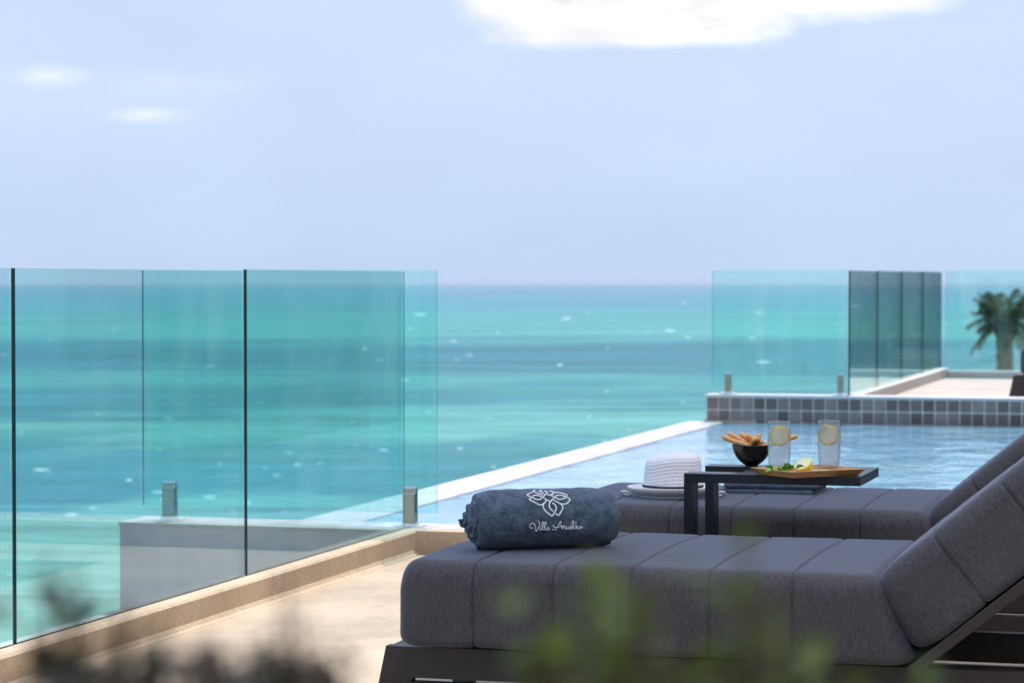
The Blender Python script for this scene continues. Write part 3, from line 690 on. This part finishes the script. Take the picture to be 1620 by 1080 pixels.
# ------------------------------------------------------------ white hat
t = thing('hat', 'white straw hat with an upturned brim on the foot of the far lounger', 'hat', (-1.696, 7.745, .423), R(12))
def ringed(prof, pitch, amp):
    """densify a profile and raise the sewn braid rows on it"""
    out = []; s = 0
    for (r0, z0), (r1, z1) in zip(prof, prof[1:]):
        d = math.hypot(r1 - r0, z1 - z0); n = max(1, int(d / .0012)); nx_, nz = (z1 - z0) / d, -(r1 - r0) / d
        for k in range(n):
            f = k / n; h = amp * (abs(math.sin(math.pi * (s + d * f) / pitch)) ** .55 - .6)
            out.append((max(.0005, r0 + (r1 - r0) * f + nx_ * h), z0 + (z1 - z0) * f + nz * h))
        s += d
    return out + [prof[-1]]
def hatmesh(prof, pitch, amp, skew, n=96):
    b = B().lathe(ringed(prof, pitch, amp), n); out = []
    for x, y, z in b.v:
        a = math.atan2(y, x); rr = math.hypot(x, y)
        f = 1 + .018 * math.sin(2 * a + .6) + .010 * math.sin(3 * a)
        out.append((x * f, y * f * .96, z + skew * (x * .10 + .004 * math.sin(3 * a)) * min(1, max(0, z - .01) / .06)))
    b.v = out; return b
brim = [(.098, .000), (.108, .004), (.112, .010), (.126, .017), (.139, .026), (.1435, .0345), (.1415, .0355), (.135, .029), (.118, .022), (.098, .0185), (.060, .018)]
obj('brim', hatmesh(smoothline(brim, 4), .0075, .0011, .25), straw, t)
crown = [(.0935, .022), (.0925, .04), (.0905, .07), (.0875, .098), (.084, .115), (.074, .127), (.050, .134), (.020, .136), (.0006, .1365)]
obj('crown', hatmesh(smoothline(crown, 4), .0108, .0019, .9), straw, t)
obj('band', B().lathe([(.0915, .0335), (.0968, .0337), (.0968, .0395), (.0915, .040)], 64), black_cloth, t)
for sx_, x0 in ((-1, -.128), (1, .128)):
    obj('ribbon_loop', B().tube(smoothline([(x0, -.03, .012), (x0 + sx_ * .020, -.032, .020), (x0 + sx_ * .034, -.028, .018), (x0 + sx_ * .028, -.012, .008), (x0 + sx_ * .004, -.008, .006)], 4), .0035, 6), straw, t)

# ------------------------------------------------------------ serving tray
F_, Lc, Rc = Vector((-1.166, 6.842)), Vector((-1.292, 6.998)), Vector((-.985, 7.022))
ex = (Rc - F_).normalized(); ey = Vector((-ex.y, ex.x)); lx = (Rc - F_).length; ly = (Lc - F_).dot(ey)
t = tag(thing('serving_tray', None, None, (F_.x + (ex.x * lx + ey.x * ly) / 2, F_.y + (ex.y * lx + ey.y * ly) / 2, TZ + .0005), math.atan2(ex.y, ex.x)), 'bamboo serving tray with sloping rim holding the two drinks', 'tray')
a, c, hz_ = lx / 2, ly / 2, .018; q = .016; th = .0045
def rect(a, c, z): return [(-a, -c, z), (a, -c, z), (a, c, z), (-a, c, z)]
vs = rect(a - q, c - q, 0) + rect(a, c, hz_) + rect(a - .006, c - .006, hz_ + .0006) + rect(a - q - .004, c - q - .004, th)
fs = [(0, 3, 2, 1), (12, 13, 14, 15)]
for k in range(4):
    j = (k + 1) % 4
    for l in range(3): fs.append((l * 4 + k, l * 4 + j, (l + 1) * 4 + j, (l + 1) * 4 + k))
obj('tray_body', B().add(vs, fs), wood, t)
ZT = TZ + .0005 + th

# ------------------------------------------------------------ glasses of lemon water
def tumbler(x, y, label, rz, lem):
    t = thing('drinking_glass', label, 'glass', (x, y, ZT + .0005), rz, 'tumblers of lemon water on the tray')
    outp = smoothline([(.0262, 0), (.0282, .004), (.0308, .030), (.0328, .065), (.0330, .100), (.0312, .1395)], 5)
    inn = smoothline([(.0298, .1400), (.0312, .100), (.0310, .065), (.0290, .030), (.0262, .013)], 5)
    obj('glass_body', B().lathe([(.0003, .0012), (.022, .0006)] + outp + [(.0305, .1412)] + inn + [(.018, .0105), (.0003, .010)], 48), clear, t)
    wl = .121
    wprof = [(.0003, .0104), (.018, .0109)] + [(r - .00025, z) for r, z in reversed(inn) if .0135 <= z < wl] + [(.03070, wl), (.0003, wl - .0006)]
    obj('water', B().lathe(wprof, 48), drink, t)
    for k, (dx, dy, dz, an) in enumerate([(-.010, .012, wl - .004, .3), (.011, .011, wl - .002, 1.1)]):
        ib = B().box(-.0095, .0095, -.0095, .0095, -.008, .008, .003)
        obj('ice_cube', ib, ice, t, (dx, dy, dz), (.3 * k, .25, an))
    # lemon slice standing in the water, its face to the terrace
    s = thing('lemon_slice', lem[4], 'lemon slice', (x + lem[0], y + lem[1], ZT + lem[2]), 0, 'lemon slices in the drinks')
    s.rotation_euler = (R(90 + lem[5]), 0, R(16) + lem[3]); rs = .0288
    obj('rind_ring', B().lathe([(rs - .0030, -.0032), (rs, -.0028), (rs + .0006, 0), (rs, .0028), (rs - .0030, .0032)], 48), slice_rind, s)
    obj('pith_ring', B().lathe([(rs - .0048, -.0029), (rs - .0031, -.0029), (rs - .0031, .0029), (rs - .0048, .0029), (rs - .0048, -.0029)], 48, smooth=False), slice_pith, s)
    obj('flesh', B().lathe([(.0002, -.0026), (rs - .0047, -.0026), (rs - .0047, .0026), (.0002, .0026)], 48, smooth=False), slice_pulp, s)
tumbler(-1.236, 7.052, 'left tumbler of lemon water in front of the black bowl', .4, (.0015, -.004, .100, .12, 'lemon slice in the left tumbler', 6))
tumbler(-1.104, 7.118, 'right tumbler of lemon water with open pool behind it', 1.3, (-.0015, -.003, .101, -.10, 'lemon slice in the right tumbler', -5))

# ------------------------------------------------------------ black bowl and breadsticks
bx, by, bz = -1.362, 7.300, TZ + .0005
t = thing('bowl', 'small round black bowl filled with breadsticks beside the tray', 'bowl', (bx, by, bz))
obj('bowl_body', B().lathe([(.0003, 0), (.017, 0), (.019, .002)] + smoothline([(.022, .0035), (.040, .019), (.0525, .040), (.0585, .062)], 6) +
    [(.0570, .0632)] + smoothline([(.0555, .0615), (.049, .040), (.037, .021), (.018, .008)], 6) + [(.0003, .007)], 56), bowl_mat, t)
sticks = [(-.090, -.012, .088, .030, .012, .030), (-.070, .012, .096, .040, .004, .028), (-.056, -.026, .074, .030, -.016, .040), (-.034, .028, .094, .040, -.012, .040),
          (-.018, -.012, .092, .046, .020, .045), (.004, -.056, .083, -.004, .030, .040), (.015, -.052, .084, .014, .030, .036), (.030, .020, .092, -.034, .012, .034),
          (.034, -.016, .074, -.020, .020, .042), (.138, .004, .088, -.012, .0, .036), (.010, .036, .082, -.010, -.030, .034)]
where = ['breadstick poking farthest out of the black bowl to the left', 'upper of the breadsticks leaning left over the bowl rim', 'breadstick lying low along the front left rim of the bowl',
         'breadstick leaning at the back left of the bowl', 'short breadstick in the middle of the bowl behind the end-on pair', 'left of the two breadsticks pointing end-on at us',
         'right of the two breadsticks pointing end-on at us', 'breadstick at the back of the bowl leaning right', 'breadstick by the left tumbler leaning right in the bowl',
         'lone breadstick whose tip shows to the right of the left tumbler', 'breadstick hidden deepest at the back of the bowl']
cr, sr = math.cos(R(16)), math.sin(R(16))
def breadstick(x0, y0, z0, x1, y1, z1, label):
    p0 = Vector((x0 * cr - y0 * sr, x0 * sr + y0 * cr, z0)); p1 = Vector((x1 * cr - y1 * sr, x1 * sr + y1 * cr, z1)); d = (p1 - p0); L = d.length
    pts = []; rad = []
    for k in range(15):
        f = k / 14; w_ = .0073 * (1 + .10 * noise.noise(Vector((f * 6, x0 * 50, 0)))); e = min(f, 1 - f) * L
        rad.append(w_ * math.sqrt(max(.06, 1 - max(0, 1 - e / .006) ** 2))); q_ = p0 + d * f; q_.z -= .003 * math.sin(f * math.pi) * -1
        pts.append(q_ - p0)
    o = obj('breadstick', B().tube(pts, rad, 12), crust, None, (bx + p0.x, by + p0.y, bz + p0.z))
    tag(o, label, 'breadstick', 'breadsticks in the black bowl')
for sdef, lb in zip(sticks, where): breadstick(*sdef, lb)

# ------------------------------------------------------------ lemon half, lemon pieces, mint
lx0, ly0 = -1.166, 7.035
t = thing('lemon_half', 'half lemon lying between the two tumblers, cut face up to the left', 'lemon', (lx0, ly0, ZT + .0235))
r = .0275; prof = [(.0003, -.0300), (.004, -.0285), (.007, -.0255)] + [(r * math.sin(a_), -r * math.cos(a_) * .98) for a_ in [.30 + k * (math.pi / 2 - .30) / 10 for k in range(11)]]
rim = [(r, 0), (r - .0006, .0008)]
h = obj('peel', B().lathe(prof + rim[1:] + [(r - .0030, .0008)], 48), rind, t)
obj('pith_ring', B().lathe([(r - .0030, .0009), (r - .0034, .0012), (r - .0052, .0010)], 48), pith, t)
obj('flesh', B().lathe([(.0002, .0006), (r - .0052, .0009)], 48), pulp_mat, t)
nv = Vector((-.42 * cr + .42 * sr, -.42 * sr - .42 * cr, .80)); t.rotation_euler = nv.to_track_quat('Z', 'Y').to_euler()
def wedge(x, y, rz, label, sx_=1):
    t = thing('lemon_wedge', label, 'lemon piece', (x, y, ZT + .0006), rz, 'lemon pieces lying on the tray')
    n = 14; vs = []
    for zz in (0, .005):
        vs += [(0, 0, zz)] + [(.024 * sx_ * math.cos(math.pi * k / n), .022 * math.sin(math.pi * k / n), zz) for k in range(n + 1)]
    k0 = n + 2; fs = [[0] + list(range(n + 1, 0, -1)), [k0] + list(range(k0 + 1, k0 + n + 2))]
    obj('flesh', B().add(vs, fs), pulp_mat, t)
    ring = []
    for k in range(n + 1):
        c_, s_ = math.cos(math.pi * k / n), math.sin(math.pi * k / n)
        ring += [(.024 * sx_ * c_, .022 * s_, 0), (.0262 * sx_ * c_, .0242 * s_, 0), (.0262 * sx_ * c_, .0242 * s_, .0054), (.024 * sx_ * c_, .022 * s_, .0054)]
    fs = [(k * 4 + j, k * 4 + (j + 1) % 4, k * 4 + 4 + (j + 1) % 4, k * 4 + 4 + j) for k in range(n) for j in range(4)]
    obj('rind_strip', B().add(ring, fs), rind, t)
wedge(-1.198, 6.975, 2.6, 'lemon piece lying under the mint in front of the left tumbler')
wedge(-1.118, 7.040, .35, 'flat lemon piece lying in front of the right tumbler', 1.25)
t = thing('mint_sprig', 'sprig of green mint leaves in front of the left tumbler', 'mint', (-1.196, 6.940, ZT + .0006), R(16))
obj('stem', B().tube(smoothline([(-.040, .004, .004), (-.01, 0, .008), (.02, .004, .011)], 5), .0011, 6), mint, t)
def leafmesh(L, W_, curl, serr=.06, n=8):
    vs = []; fs = []
    for i in range(n + 1):
        f = i / n; w_ = W_ * math.sin(math.pi * f ** .8) * (1 + serr * (i % 2)); z_ = -curl * L * (f - .4) ** 2
        vs += [(f * L, -w_, z_ + .18 * w_), (f * L, 0, z_), (f * L, w_, z_ + .18 * w_)]
    for i in range(n): fs += [(i * 3, i * 3 + 1, i * 3 + 4, i * 3 + 3), (i * 3 + 1, i * 3 + 2, i * 3 + 5, i * 3 + 4)]
    return B().add(vs, fs, 0, True)
random.seed(5)
for k in range(17):
    f = k / 16; o = obj('leaf', leafmesh(random.uniform(.020, .031), random.uniform(.009, .013), random.uniform(.3, 1.2)), mint, t,
                        (-.036 + .062 * f, random.uniform(-.005, .005), .006 + .009 * f + random.uniform(0, .004)))
    o.rotation_euler = (random.uniform(-.7, .7), random.uniform(-.75, .1), random.uniform(0, 2 * math.pi))

# ------------------------------------------------------------ villa behind and beside the terrace, unseen fabric canopy added to shade the loungers
t = thing('canopy', 'white fabric canopy on posts, added out of view to shade the loungers', 'canopy', (1, 5, 0))
m = M('canopy_fabric'); d = m.n('ShaderNodeBsdfDiffuse'); d.inputs[0].default_value = (.72, .72, .76, 1); tl_ = m.n('ShaderNodeBsdfTranslucent'); tl_.inputs[0].default_value = (.94, .94, .99, 1)
mxs = m.n('ShaderNodeMixShader'); mxs.inputs[0].default_value = .85; m.l(d.outputs[0], mxs.inputs[1]); m.l(tl_.outputs[0], mxs.inputs[2]); m.l(mxs.outputs[0], m.out.inputs[0])
b = B(); nx, ny = 24, 30
vs = [(-2.15 + 7.46 * i / nx, 1.2 + 9.5 * j / ny, 3.3 - .10 * math.sin(math.pi * (i % 8) / 8)) for j in range(ny + 1) for i in range(nx + 1)]
b.add(vs, [(j * (nx + 1) + i, j * (nx + 1) + i + 1, (j + 1) * (nx + 1) + i + 1, (j + 1) * (nx + 1) + i) for j in range(ny) for i in range(nx)], 0, True)
P(t, 'fabric', b, m.m)
for x in (-2.21, 5.31): P(t, 'beam', B().box(x, x + .06, 1.2, 10.7, 3.24, 3.36, .004), frame_mat)
for y in (1.14, 10.7): P(t, 'cross_beam', B().box(-2.21, 5.37, y, y + .06, 3.24, 3.36, .004), frame_mat)
for x in (-2.21, 5.31): P(t, 'post', B().box(x, x + .06, 1.2, 1.26, 0, 3.239), frame_mat)
P(t, 'post', B().box(5.31, 5.37, 9.2, 9.26, 0, 3.239), frame_mat)

m = M('dark_window'); dw = m.pbr((.015, .02, .022), .08)
m = M('bronze_frame'); bf = m.pbr((.03, .026, .024), .4)
m = M('dark_cladding'); dc = m.pbr(m.ramp(m.noise(3, 4, .6, m.co(scale=(3, 3, .3), world=True)), [(.3, (.030, .035, .032)), (.7, (.075, .08, .072))]), .7)
m = M('mid_cladding'); mc = m.pbr(m.ramp(m.noise(3, 4, .6, m.co(scale=(3, 3, .3), world=True)), [(.3, (.20, .21, .215)), (.7, (.29, .30, .30))]), .7)
t = thing('villa', 'flat roofed villa behind the terrace, out of view, with a right wing added for reflections', 'house', (4, 0, 0))
P(t, 'rear_wall', B().box(-3.1, 3.6, -5.9, -5.6, 0, 3.6), pale_plaster)
P(t, 'side_wing', B().box(3.6, 9, -5.9, 10.0, -2.5, 4.6), mc)
P(t, 'added_pool_wing', B().box(.75, 9, 10.002, 33, -2.5, 4.6), mc)  # unseen wing added so the glass panels mirror something dark
P(t, 'added_pier', B().box(-.60, .749, 16.9, 17.93, -2.5, 4.6), mc)  # added out of view to block the coping's reflection in the glass
P(t, 'roof', B().box(.5, 9.3, 9.6, 33.3, 4.61, 4.85, .01), dc)
for k in range(6):
    f = P(t, 'window', B().box(.68, .749, 11.2 + k * 3.6, 13.6 + k * 3.6, .6, 3.1), bf)
    q_ = obj('pane', B().box(.67, .679, 11.3 + k * 3.6, 13.5 + k * 3.6, .7, 3.0), dw, f); q_.matrix_parent_inverse.identity()
for k in range(2):
    f = P(t, 'rear_window', B().box(-2.8 + k * 3.1, -.1 + k * 3.1, -5.599, -5.55, .05, 2.6), bf)

# unseen villa added on the right for dark reflections in the far glass
t = thing('added_villa', 'dark timber clad villa added out of view, mirrored in the far glass', 'house', (8, 46, 0))
P(t, 'wall', B().box(-1.5, 22, 44, 56, -6, 5.6), dc)
P(t, 'roof', B().box(-2.1, 22.6, 43.4, 56.6, 5.6, 5.95), grey_plaster)
for k in range(6):
    f = P(t, 'window', B().box(-.4 + k * 3.6, 1.9 + k * 3.6, 43.95, 43.998, .4, 3.2), bf)

# ------------------------------------------------------------ palm beyond the far terrace
t = thing('palm_tree', 'young palm with drooping fronds rising behind the far terrace kerb', 'tree', (-10.5, 121.8, -8.3))
random.seed(12)
tp = [(.0, 0, 0), (.10, 0, 2.5), (.05, 0, 5.0), (0, 0, 7.4)]
b = B(); pts = smoothline(tp, 9); rad = [.46 - .10 * i / len(pts) + (.035 if i % 2 else 0) for i in range(len(pts))]
b.tube(pts, rad, 14); obj('trunk', b, bark, t)
b = B()
for k in range(14):                                          # old leaf bases under the crown
    a = k * 2.4; b.tube([(math.cos(a) * .25, math.sin(a) * .25, 6.6 + .05 * k), (math.cos(a) * .62, math.sin(a) * .62, 7.1 + .05 * k)], [.12, .05], 5)
obj('leaf_base', b, bark, t)
def frond(L, droop, rise):
    b = B(); n = 16; pts = []
    for i in range(n + 1):
        f = i / n; pts.append(Vector((L * f * (1 - .18 * droop * f), 0, L * (rise * f - droop * f * f))))
    b.tube(pts, [.040 * (1 - .8 * i / n) for i in range(n + 1)], 4)
    for i in range(3, n * 2):
        f = i / (n * 2); j = min(n - 1, int(f * n)); p = pts[j].lerp(pts[j + 1], f * n - j); d = (pts[j + 1] - pts[j]).normalized()
        ll = (.62 * math.sin(math.pi * min(1, f * .82 + .13)) + .10) * random.uniform(.8, 1.1); sw = .55 + .5 * f
        for s in (-1, 1):
            dirv = (Vector((0, s, 0)) * 1.0 + d * sw + Vector((0, 0, random.uniform(-.65, -.1)))).normalized(); w_ = d * .034
            m_ = p + dirv * ll * .5 + Vector((0, 0, .02)); e = p + dirv * ll + Vector((0, 0, -.16 * ll))
            b.add([p - w_, p + w_, m_ + w_ * 1.1, m_ - w_ * 1.1, e], [(0, 1, 2, 3), (3, 2, 4)])
    return b
for k in range(27):
    lvl = k / 26; a = k * 2.39996 + random.uniform(-.2, .2)
    rise = 1.9 - 1.9 * lvl; droop = .25 + .60 * lvl + random.uniform(-.1, .1); L = random.uniform(1.9, 2.5) * (.85 if lvl < .2 else 1)
    nrm = math.sqrt(1 + max(0, rise) ** 2)
    o = obj('frond', frond(L / nrm ** .7, droop, rise), palm_leaf, t, (0, 0, 7.35)); o.rotation_euler = (random.uniform(-.25, .25), 0, a)

# ------------------------------------------------------------ shrubs right in front of the camera
def shrub(label, base, tips, leaf, mat, tiplen=.10, seed=1, extra=0):
    """tips: world positions of twig ends; each twig is bent up from the shrub's foot and leafed near its end"""
    rnd = random.Random(seed); t = thing('shrub', label, 'shrub', base)
    bs = B(); lf = B(); O = Vector(base)
    crown0 = sum((Vector(p[:3]) for p in tips), Vector()) / len(tips) - O; hub = crown0 * .55
    bs.tube([(0, 0, 0), tuple(hub * .5 + Vector((.02, .01, 0))), tuple(hub)], [.014, .011, .008], 8)
    for tp in tips:
        E_ = Vector(tp[:3]) - O; n_leaf = tp[3] * 2; size = tp[4]; lean = tp[5] if len(tp) > 5 else 0
        mid = hub.lerp(E_, .5) + Vector((rnd.uniform(-.03, .03), rnd.uniform(-.03, .03), -.02))
        tw = [Vector(p) for p in smoothline([tuple(hub), tuple(mid), tuple(E_ - Vector((lean * .02, 0, .06))), tuple(E_)], 5)]
        bs.tube(tw, [.0026 - .0018 * i / len(tw) for i in range(len(tw))], 5)
        for k in range(n_leaf):
            s = (k + .5) / n_leaf; p = E_.lerp(E_ - Vector((lean * .03, 0, .055)), s) + Vector((rnd.uniform(-.011, .011), rnd.uniform(-.011, .011), rnd.uniform(-.008, .008)))
            a = k * 2.4 + rnd.uniform(-.4, .4); L = .95 * size * rnd.uniform(.7, 1.1); W_ = L * .42
            el_ = rnd.uniform(-.5, 1.0) if s > .25 else rnd.uniform(.2, 1.3)
            dv = Vector((math.cos(a) * math.cos(el_), math.sin(a) * math.cos(el_), math.sin(el_)))
            sd = dv.cross(Vector((rnd.uniform(-.3, .3), rnd.uniform(-.3, .3), 1))).normalized(); up = sd.cross(dv)
            vs = []
            for f, w_ in ((0, .1), (.2, .7), (.5, 1), (.8, .65), (1, .04)):
                c = p + dv * L * f - up * L * .16 * f * f
                vs += [c - sd * W_ * w_ + up * W_ * w_ * .25, c, c + sd * W_ * w_ + up * W_ * w_ * .25]
            lf.add(vs, [(i * 3 + j, i * 3 + j + 1, i * 3 + j + 4, i * 3 + j + 3) for i in range(4) for j in range(2)], 0, True)
    # the body of the shrub below the view
    for k in range(extra):
        q = hub + Vector((rnd.gauss(0, .16), rnd.gauss(0, .10), rnd.uniform(-.30, .12))); L = .03
        a = rnd.uniform(0, 6.28); dv = Vector((math.cos(a), math.sin(a), rnd.uniform(-.2, .8))).normalized(); sd = dv.cross(Vector((0, 0, 1))).normalized() * L * .3
        lf.add([q, q + dv * L * .5 - sd, q + dv * L, q + dv * L * .5 + sd], [(0, 1, 2, 3)])
    obj('stem', bs, twig, t); f = obj('foliage', lf, mat, t); f['kind'] = 'stuff'
    return t
shrub('dark blurred shrub tips in front of the leftmost glass panels', (-0.5, 1.0, 0), [
    (-0.400,0.802,0.997,5,0.015),(-0.401,0.828,0.989,5,0.016),(-0.399,0.784,0.986,5,0.015),(-0.398,0.856,0.979,4,0.013),(-0.393,0.805,0.979,6,0.016),(-0.363,0.802,0.977,5,0.014)], 0, dark_leaf, seed=3, extra=300)
shrub('brown green blurred shrub along the bottom left edge', (-0.42, 0.95, 0), [
    (-0.385,0.822,0.967,7,0.0088),(-0.360,0.738,0.967,7,0.0088),(-0.331,0.806,0.969,7,0.0088),(-0.353,0.746,0.980,7,0.0088),(-0.420,0.844,0.957,7,0.0088),(-0.391,0.875,0.961,7,0.0088),
    (-0.397,0.808,0.964,7,0.0088),(-0.371,0.818,0.964,7,0.0088),(-0.280,0.745,0.982,7,0.0088),(-0.330,0.892,0.958,7,0.0088),(-0.323,0.769,0.967,7,0.0088),(-0.377,0.838,0.967,7,0.0088),
    (-0.416,0.855,0.951,7,0.0088),(-0.290,0.757,0.980,7,0.0088),(-0.370,0.867,0.966,7,0.0088),(-0.326,0.760,0.979,7,0.0088),(-0.383,0.768,0.971,7,0.0088),(-0.333,0.744,0.970,7,0.0088),
    (-0.388,0.873,0.952,7,0.0088),(-0.336,0.711,0.983,7,0.0088),(-0.316,0.801,0.975,7,0.0088),(-0.363,0.777,0.971,7,0.0088),(-0.308,0.737,0.986,7,0.0088),(-0.404,0.833,0.961,7,0.0088),
    (-0.314,0.731,0.971,7,0.0088),(-0.395,0.792,0.966,7,0.0088),(-0.289,0.729,0.973,7,0.0088),(-0.283,0.737,0.974,7,0.0088),(-0.305,0.832,0.957,7,0.0088),(-0.343,0.721,0.978,7,0.0088),
    (-0.311,0.749,0.978,7,0.0088),(-0.351,0.726,0.977,7,0.0088),(-0.348,0.794,0.965,7,0.0088),(-0.333,0.748,0.981,7,0.0088),(-0.364,0.832,0.958,7,0.0088),(-0.330,0.794,0.973,7,0.0088),
    (-0.382,0.784,0.962,7,0.0088),(-0.327,0.813,0.972,7,0.0088),(-0.329,0.829,0.972,7,0.0088),(-0.336,0.896,0.946,7,0.0088),(-0.406,0.866,0.954,7,0.0088),(-0.358,0.798,0.961,7,0.0088),
    (-0.319,0.773,0.968,7,0.0088),(-0.341,0.890,0.957,7,0.0088),(-0.319,0.833,0.967,7,0.0088),(-0.327,0.852,0.953,7,0.0088),(-0.310,0.801,0.971,7,0.0088),(-0.329,0.763,0.968,7,0.0088),
    (-0.378,0.770,0.971,7,0.0088),(-0.364,0.752,0.975,7,0.0088),(-0.341,0.876,0.960,7,0.0088),(-0.374,0.844,0.951,7,0.0088),(-0.328,0.826,0.959,7,0.0088),(-0.332,0.862,0.954,7,0.0088),
    (-0.390,0.876,0.949,7,0.0088),(-0.312,0.835,0.967,7,0.0088),(-0.352,0.868,0.959,7,0.0088),(-0.313,0.834,0.968,7,0.0088),(-0.281,0.739,0.981,7,0.0088),(-0.297,0.795,0.967,7,0.0088),
    (-0.320,0.830,0.960,7,0.0088),(-0.349,0.766,0.975,7,0.0088),(-0.332,0.777,0.968,7,0.0088),(-0.371,0.776,0.971,7,0.0088),(-0.305,0.778,0.978,7,0.0088),(-0.341,0.716,0.985,7,0.0088),
    (-0.344,0.813,0.960,7,0.0088),(-0.359,0.791,0.964,7,0.0088),(-0.368,0.873,0.946,7,0.0088),(-0.353,0.733,0.977,7,0.0088),(-0.325,0.825,0.958,7,0.0088),(-0.339,0.818,0.958,7,0.0088),
    (-0.337,0.896,0.949,7,0.0088),(-0.348,0.805,0.961,7,0.0088),(-0.335,0.734,0.978,7,0.0088),(-0.315,0.820,0.958,7,0.0088),(-0.305,0.822,0.969,7,0.0088),(-0.295,0.750,0.975,7,0.0088),
    (-0.386,0.868,0.960,7,0.0088),(-0.333,0.738,0.975,7,0.0088),(-0.332,0.821,0.972,7,0.0088),(-0.389,0.806,0.964,7,0.0088),(-0.273,0.743,0.972,7,0.0088),(-0.326,0.782,0.963,7,0.0088),
    (-0.282,0.763,0.975,7,0.0088),(-0.385,0.747,0.970,4,0.01),(-0.379,0.750,0.972,4,0.01),(-0.371,0.753,0.974,4,0.01),(-0.345,0.766,0.982,4,0.01),(-0.327,0.774,0.983,4,0.01),
    (-0.296,0.761,1.006,1,0.007),(-0.287,0.747,0.997,1,0.008)], 0, dark_leaf, seed=9, extra=300)
shrub('fresh green blurred shrub sprigs in front of the near lounger', (-0.21, 0.93, 0), [
    (-0.205,0.760,1.002,6,0.01365),(-0.210,0.769,0.994,6,0.0126),(-0.212,0.767,0.987,6,0.0126),(-0.207,0.770,0.982,6,0.01155),(-0.193,0.810,1.011,6,0.01365),(-0.184,0.777,1.008,6,0.01365),
    (-0.196,0.794,1.001,6,0.0126),(-0.173,0.752,1.009,6,0.01155),(-0.192,0.755,0.999,7,0.0126),(-0.195,0.802,0.992,6,0.01155),(-0.212,0.812,0.983,6,0.01155),(-0.145,0.780,1.011,6,0.0126),
    (-0.143,0.757,1.007,6,0.01155),(-0.139,0.774,0.998,6,0.0126),(-0.136,0.785,0.992,5,0.01155),(-0.148,0.783,0.989,5,0.0105),(-0.165,0.796,0.975,6,0.0126),(-0.153,0.777,0.977,6,0.0126),
    (-0.148,0.806,0.975,6,0.0126),(-0.138,0.819,0.972,6,0.0126),(-0.185,0.810,0.968,5,0.0105),(-0.125,0.818,0.970,5,0.01155),(-0.089,0.810,0.972,5,0.0105)], 0, green_leaf, seed=21, extra=260)

# ------------------------------------------------------------ sea air
m = M('sea_haze'); v = m.n('ShaderNodeVolumePrincipled'); v.inputs['Color'].default_value = (.80, .88, 1, 1); v.inputs['Density'].default_value = 4.5e-5
v.inputs['Anisotropy'].default_value = 0; m.l(v.outputs[0], m.out.inputs['Volume'])
o = obj('haze', B().box(-27000, 27000, -27000, 27000, -21.5, 5.6), m.m); o['kind'] = 'stuff'; tag(o, 'pale blue sea air that softens the horizon', 'haze')
